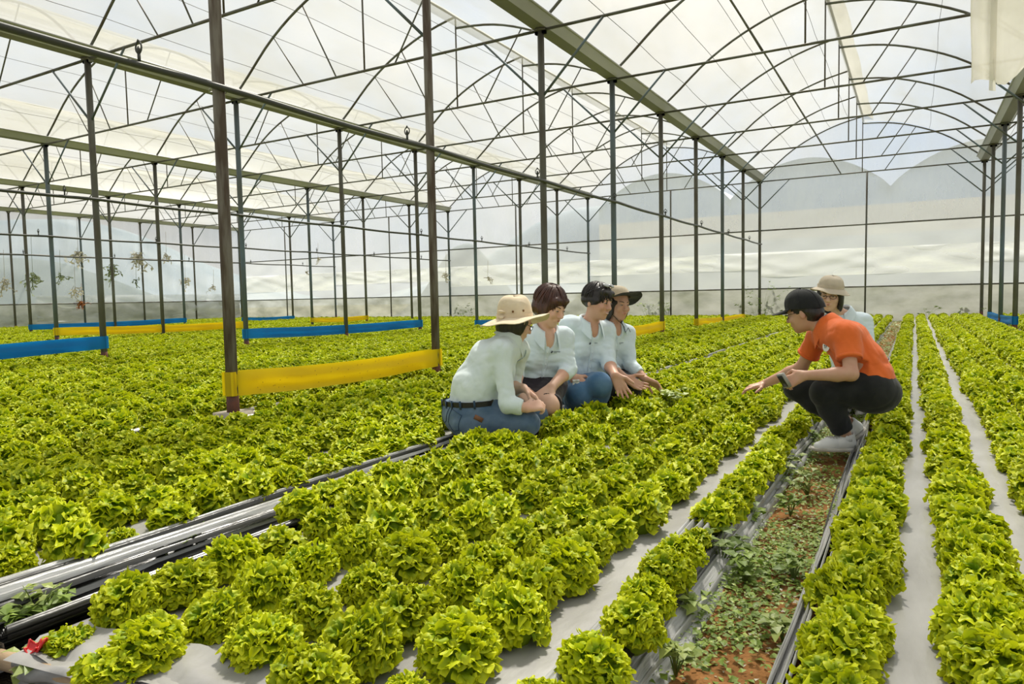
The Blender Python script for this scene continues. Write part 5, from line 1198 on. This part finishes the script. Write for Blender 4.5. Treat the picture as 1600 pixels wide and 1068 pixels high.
# ---- fifth woman: behind the man, khaki hat and glasses
def woman_behind():
    s = 1.08; d0 = 5.7
    neck = un(1316, 493, d=5.74); pel = un(1338, 590, d=5.86); F = dirv(-.62, -.70, -.25); B = build_B(neck, pel, F, .17, s, bend=.04)
    B['shL'] = un(1350, 503, d=5.80); B['shR'] = un(1290, 506, d=5.72); B['L'] = nz(B['shL']-B['shR'])
    B['elL'] = un(1360, 556, d=5.66); B['wrL'] = un(1335, 590, d=5.50); B['elR'] = un(1322, 562, d=5.56); B['wrR'] = un(1330, 592, d=5.42)
    c = un(1297, 460, d=5.64); A = frame(dirv(-.50, -.82, -.16), dirv(.04, -.03, 1))
    hR, hL = pel-B['L']*.085, pel+B['L']*.085; kL = un(1330, 600, d=5.46); kR = un(1312, 596, d=5.42); aL = V(*un(1350, 640, d=5.7)[:2], .09); aR = V(*un(1322, 640, d=5.68)[:2], .09)
    hands = dict(L=(dirv(-.7, -.4, -.4), dirv(0, .3, -.9), dirv(0, -.8, .4), dict(curl=(.4,)*4)), R=(dirv(.5, -.5, -.4), dirv(0, .3, -.9), dirv(.2, -.8, .4), dict(curl=(.4,)*4)))
    legs = dict(R=(hR, kR, aR), L=(hL, kL, aL))
    root, P, sh = woman_common('woman in khaki hat and glasses half hidden behind the man in orange', M['skin_a'], B, s, (c, A), hands, legs, dict(R=.6, L=.6), M['shirt'], M['shirt'], 25, dirv(-.4, -1, .1), None, hem=pel+B['Uc']*.02*s, glasses=True)
    short_hair(root, c, A, s, M['hair'], bob=.075, seed=10, fringe=False, wide=1.06, hat=True)
    hat(root, 'bucket_hat', M['khaki_hat'], c+A[2]*.045*s-A[1]*.012*s, frame(dirv(-.50, -.84, -.06), dirv(.16, .0, 1)), s, crown=(.090, .104, .094), brim=.046, droop=.62, wav=.008, seed=11, lift=(.004, -.006))
    jeans_vol(pel, s, legs.values(), B['L'], B['F'], B['Uc'], g=.018).obj('trousers', M['black_cloth'], .0085, root)
    feet(root, legs.values(), B['F'], s, M['white_leather'])
woman_behind()

# ------------------------------------------------------------------ small things at the near bed end and along the walls
# film roll on a cardboard tube at the end of the bed
def roll_end():
    a, b_ = V(-2.12, .875, .085), V(-1.28, 1.0, .075); d = nz(b_-a); up = ZU; sd = np.cross(d, up)
    root = empty('film_roll', 'cardboard tube wrapped in grey mulch film at the bed end, bottom left corner', 'roll', tuple(a))
    bm = MB(); bm.tube([V(0, 0, 0), (b_-a)*.3, b_-a], .024, 16); bm.tube([V(0, 0, 0)-d*.001, d*.01], .020, 16); bm.obj('cardboard_tube', pmat('cardboard', (.46, .33, .20), .85, (.40, .28, .17), 30, stretch=(1, 6, 6)), root)
    def wrap(t0, t1, seed, nm):
        r = np.random.default_rng(seed); n, m = 40, 22; P = np.zeros((n, m, 3)); L_ = np.linalg.norm(b_-a); ph = r.uniform(0, 6, 4)
        for i, t in enumerate(np.linspace(t0, t1, n)):
            for j, w in enumerate(np.linspace(-.5, 2*PI+.9, m)):
                e = min((t-t0), (t1-t))/(t1-t0); rr = .027+.004*w/6+.004*math.sin(5*w+ph[0]+t*9)+.006*math.sin(t*34+ph[1]+2*w)*(1 if e > .03 else 1.6)+.012*max(0, w-2*PI)*(1+math.sin(t*20+ph[2]))
                P[i, j] = d*L_*(t+.015*math.sin(2*w+ph[3]))+(up*math.cos(w)+sd*math.sin(w))*rr
        g_ = MB(); g_.grid(P); g_.obj(nm, M['mulch'], root)
    wrap(-.02, .06, 1, 'film_wrap'); wrap(.155, .75, 2, 'film_wrap')
    # film drawn from the roll up onto the bed
    P = np.zeros((26, 12, 3))
    for i, t in enumerate(np.linspace(.12, 1.05, 26)):
        for j, c in enumerate(np.linspace(0, 1, 12)):
            P[i, j] = d*(np.linalg.norm(b_-a)*(t+.10*(1-t)*(.5+.5*math.sin(c*8+1))*(.3+c)))+V(-.02*c+.012*math.sin(c*11+t*5), .16*c+.014*math.sin(t*23)*c, .026+.006*math.sin(t*40+c*6)*(1-c)+.010*math.sin(c*9+t*13)*(1-c)+.022*c)
    g_ = MB(); g_.grid(P); g_.obj('film_tongue', M['mulch'], root)
roll_end()
# red plastic clip lying on the roll
M['red'] = pmat('red_plastic', (.62, .022, .022), .3, spec=.6)
def red_clip():
    o = un(57, 1012, z=.125); root = empty('clip', 'red plastic clip on the film roll at the bottom left', 'clip', tuple(o)); S = .0013
    def sheet(fn, nm, nu=22, nv=9):
        P = np.array([[fn(u, v) for v in np.linspace(-1, 1, nv)] for u in np.linspace(0, 1, nu)]); b = MB(); n = V(0, 0, .0035); b.grid(P); b.grid((P-n)[::-1])
        b.tube(np.concatenate([P[:, 0], P[-1], P[::-1, -1], P[0, ::-1]])-n*.5, .0028, 6, closed=True); b.obj(nm, M['red'], root)
    sheet(lambda u, v: RH*(-.024+.030*u)+ZU*(.004-.016*math.sin(PI*u)*.9+.006*v)+CH*(v*.011*(1+.4*math.sin(PI*u)))+ZU*.010*abs(v)**2, 'clip_jaw')
    sheet(lambda u, v: RH*(.004+.020*u)+ZU*(-.004+.030*u**1.2)+CH*(v*.008*(1+.5*math.sin(PI*u)))-ZU*.004*v*v, 'clip_handle')
    b = MB(); b.tube([RH*(-.004)+CH*.012-ZU*.006, RH*.004-CH*.012-ZU*.006], .004, 8); b.obj('clip_hinge', M['red'], root)
red_clip()
# a loose curl of film at the bed edge by the man's knee
def film_curl():
    o = un(1255, 668, z=.06); root = empty('film_curl', 'black curl of loose film at the bed edge beside the squatting man', 'film', tuple(o))
    for nm, off, m in (('film_outside', .002, M['fold']), ('film_inside', 0.0, M['fold_black'])):
        P = np.array([[V(.06*math.sin(w)+.01*math.sin(t*7), -.10+.22*t, .045-.055*math.cos(w)*(1-.3*t)+.008*math.sin(t*15))+V(math.sin(w), 0, -math.cos(w))*off for t in np.linspace(0, 1, 14)] for w in np.linspace(.1, 3.3, 14)])
        b = MB(); b.grid(P if off else P[::-1]); b.obj(nm, m, root)
film_curl()
# weeds against the end wall
for px, py, h, n, mt, lab in [(1192, 498, 1.35, 16, 'weed', 'tall climbing weed against the end wall behind the man'), (1180, 500, .7, 12, 'weed', 'bushy weed at the foot of the climbing weed'), (1212, 499, .6, 9, 'weed', 'low weed right of the climbing weed'),
                             (1012, 500, .9, 14, 'weed', 'grassy weed at the end wall right of the khaki hat'), (1035, 500, .7, 12, 'weed', 'second grassy weed at the end wall right of the khaki hat'), (735, 500, .8, 12, 'weed', 'dark weed at the end wall corner'), (712, 500, .6, 10, 'weed', 'small dark weed at the end wall corner'),
                             (1450, 496, .5, 8, 'weed', 'small weed at the end wall above the right bed'), (1515, 497, .45, 7, 'weed', 'small weed at the end wall near the right posts')]:
    q = un(px, py, y=YEND-.18); weed((q[0], q[1], -.03), h, n, lab, mt, .11)
q = un(1043, 640, z=.1); weed((q[0], q[1], .08), .22, 9, 'bolting bright green plant beside the reaching hands', 'weed_pale', .075)
# dried vines caught on the strings of the left wall
def dried_vine(px, py, size, n, lab, mat='dry', xw=None, yw=None):
    c = un(px, py, x=LX['A5']+.12) if yw is None else un(px, py, y=yw); root = empty('dried_vine', lab, 'vine', tuple(c), 'dried vines on the walls'); b = MB(); v, f, tp = [], [], []
    for i in range(n):
        p = V(0, 0, size*.5); pts = [p]
        for j in range(5): p = p+V(rnd.gauss(0, .35), rnd.gauss(0, .35), rnd.uniform(-.9, .35))*size*.28; pts.append(p)
        b.tube(pts, .012, 4)
        for p in pts[1:]:
            k = len(v); v += leaf_quad(p, V(rnd.gauss(0, 1), rnd.gauss(0, 1), rnd.gauss(-.5, .6)), nz((rnd.gauss(0, 1), rnd.gauss(0, 1), .3)), size*.22, size*.10); f += [(k, k+1, k+3), (k, k+3, k+2), (k+1, k+4, k+3), (k+2, k+3, k+4)]; tp += [rnd.random()]*5
    b.tube([V(0, 0, size*.4), V(.02, .02, size*2.2)], .006, 4)
    b.obj('stems', M[mat], root); me = mesh_from('leaves', v, f, False, M[mat]); at = me.attributes.new('tip', 'FLOAT', 'POINT'); at.data.foreach_set('value', tp); link('leaves', me, root)
M['rustleaf'] = leaf_mat('brown_dead_leaf', (.34, .12, .04), (.46, .20, .07), rough=.8, trans=.2, spec=.1)
M['green_vine'] = leaf_mat('grey_green_vine', (.20, .24, .12), (.34, .38, .22), rough=.8, trans=.3, spec=.1)
for px, py, sz, n, mt, lab in [(123, 412, .9, 9, 'dry', 'pale dried vine hanging left of the second post'), (219, 414, 1.0, 12, 'dry', 'largest pale dried vine on the left wall'), (260, 406, .6, 7, 'dry', 'small dried vine right of the largest one'),
                               (173, 432, .9, 9, 'green_vine', 'grey green vine between two dried vines'), (290, 447, .7, 9, 'dry', 'dried vine low on the left wall near the corner'), (118, 462, .7, 6, 'dry', 'thin dried vine above the brown dead plant'),
                               (52, 447, .9, 9, 'green_vine', 'grey green vine at the far left'), (213, 446, .5, 6, 'green_vine', 'small green vine under the largest dried vine'), (334, 455, .5, 6, 'dry', 'small dried vine near the wall corner'), (95, 440, .6, 7, 'green_vine', 'green vine clinging to the left wall film'), (8, 452, .7, 7, 'dry', 'dried vine at the left edge of the picture'), (128, 479, .45, 14, 'rustleaf', 'brown dead plant hanging above the yellow tape')]:
    dried_vine(px, py, sz, n, lab, mt)
for px, py, sz, lab in [(697, 437, .55, 'dried vine on the end wall right of the second nearest post'), (762, 440, .4, 'small dried vine on the end wall'), (497, 408, .4, 'small dried vine high on the end wall'), (480, 430, .35, 'lowest small dried vine on the end wall left part')]:
    dried_vine(px, py, sz, 5, lab, 'dry', yw=YEND-.12)
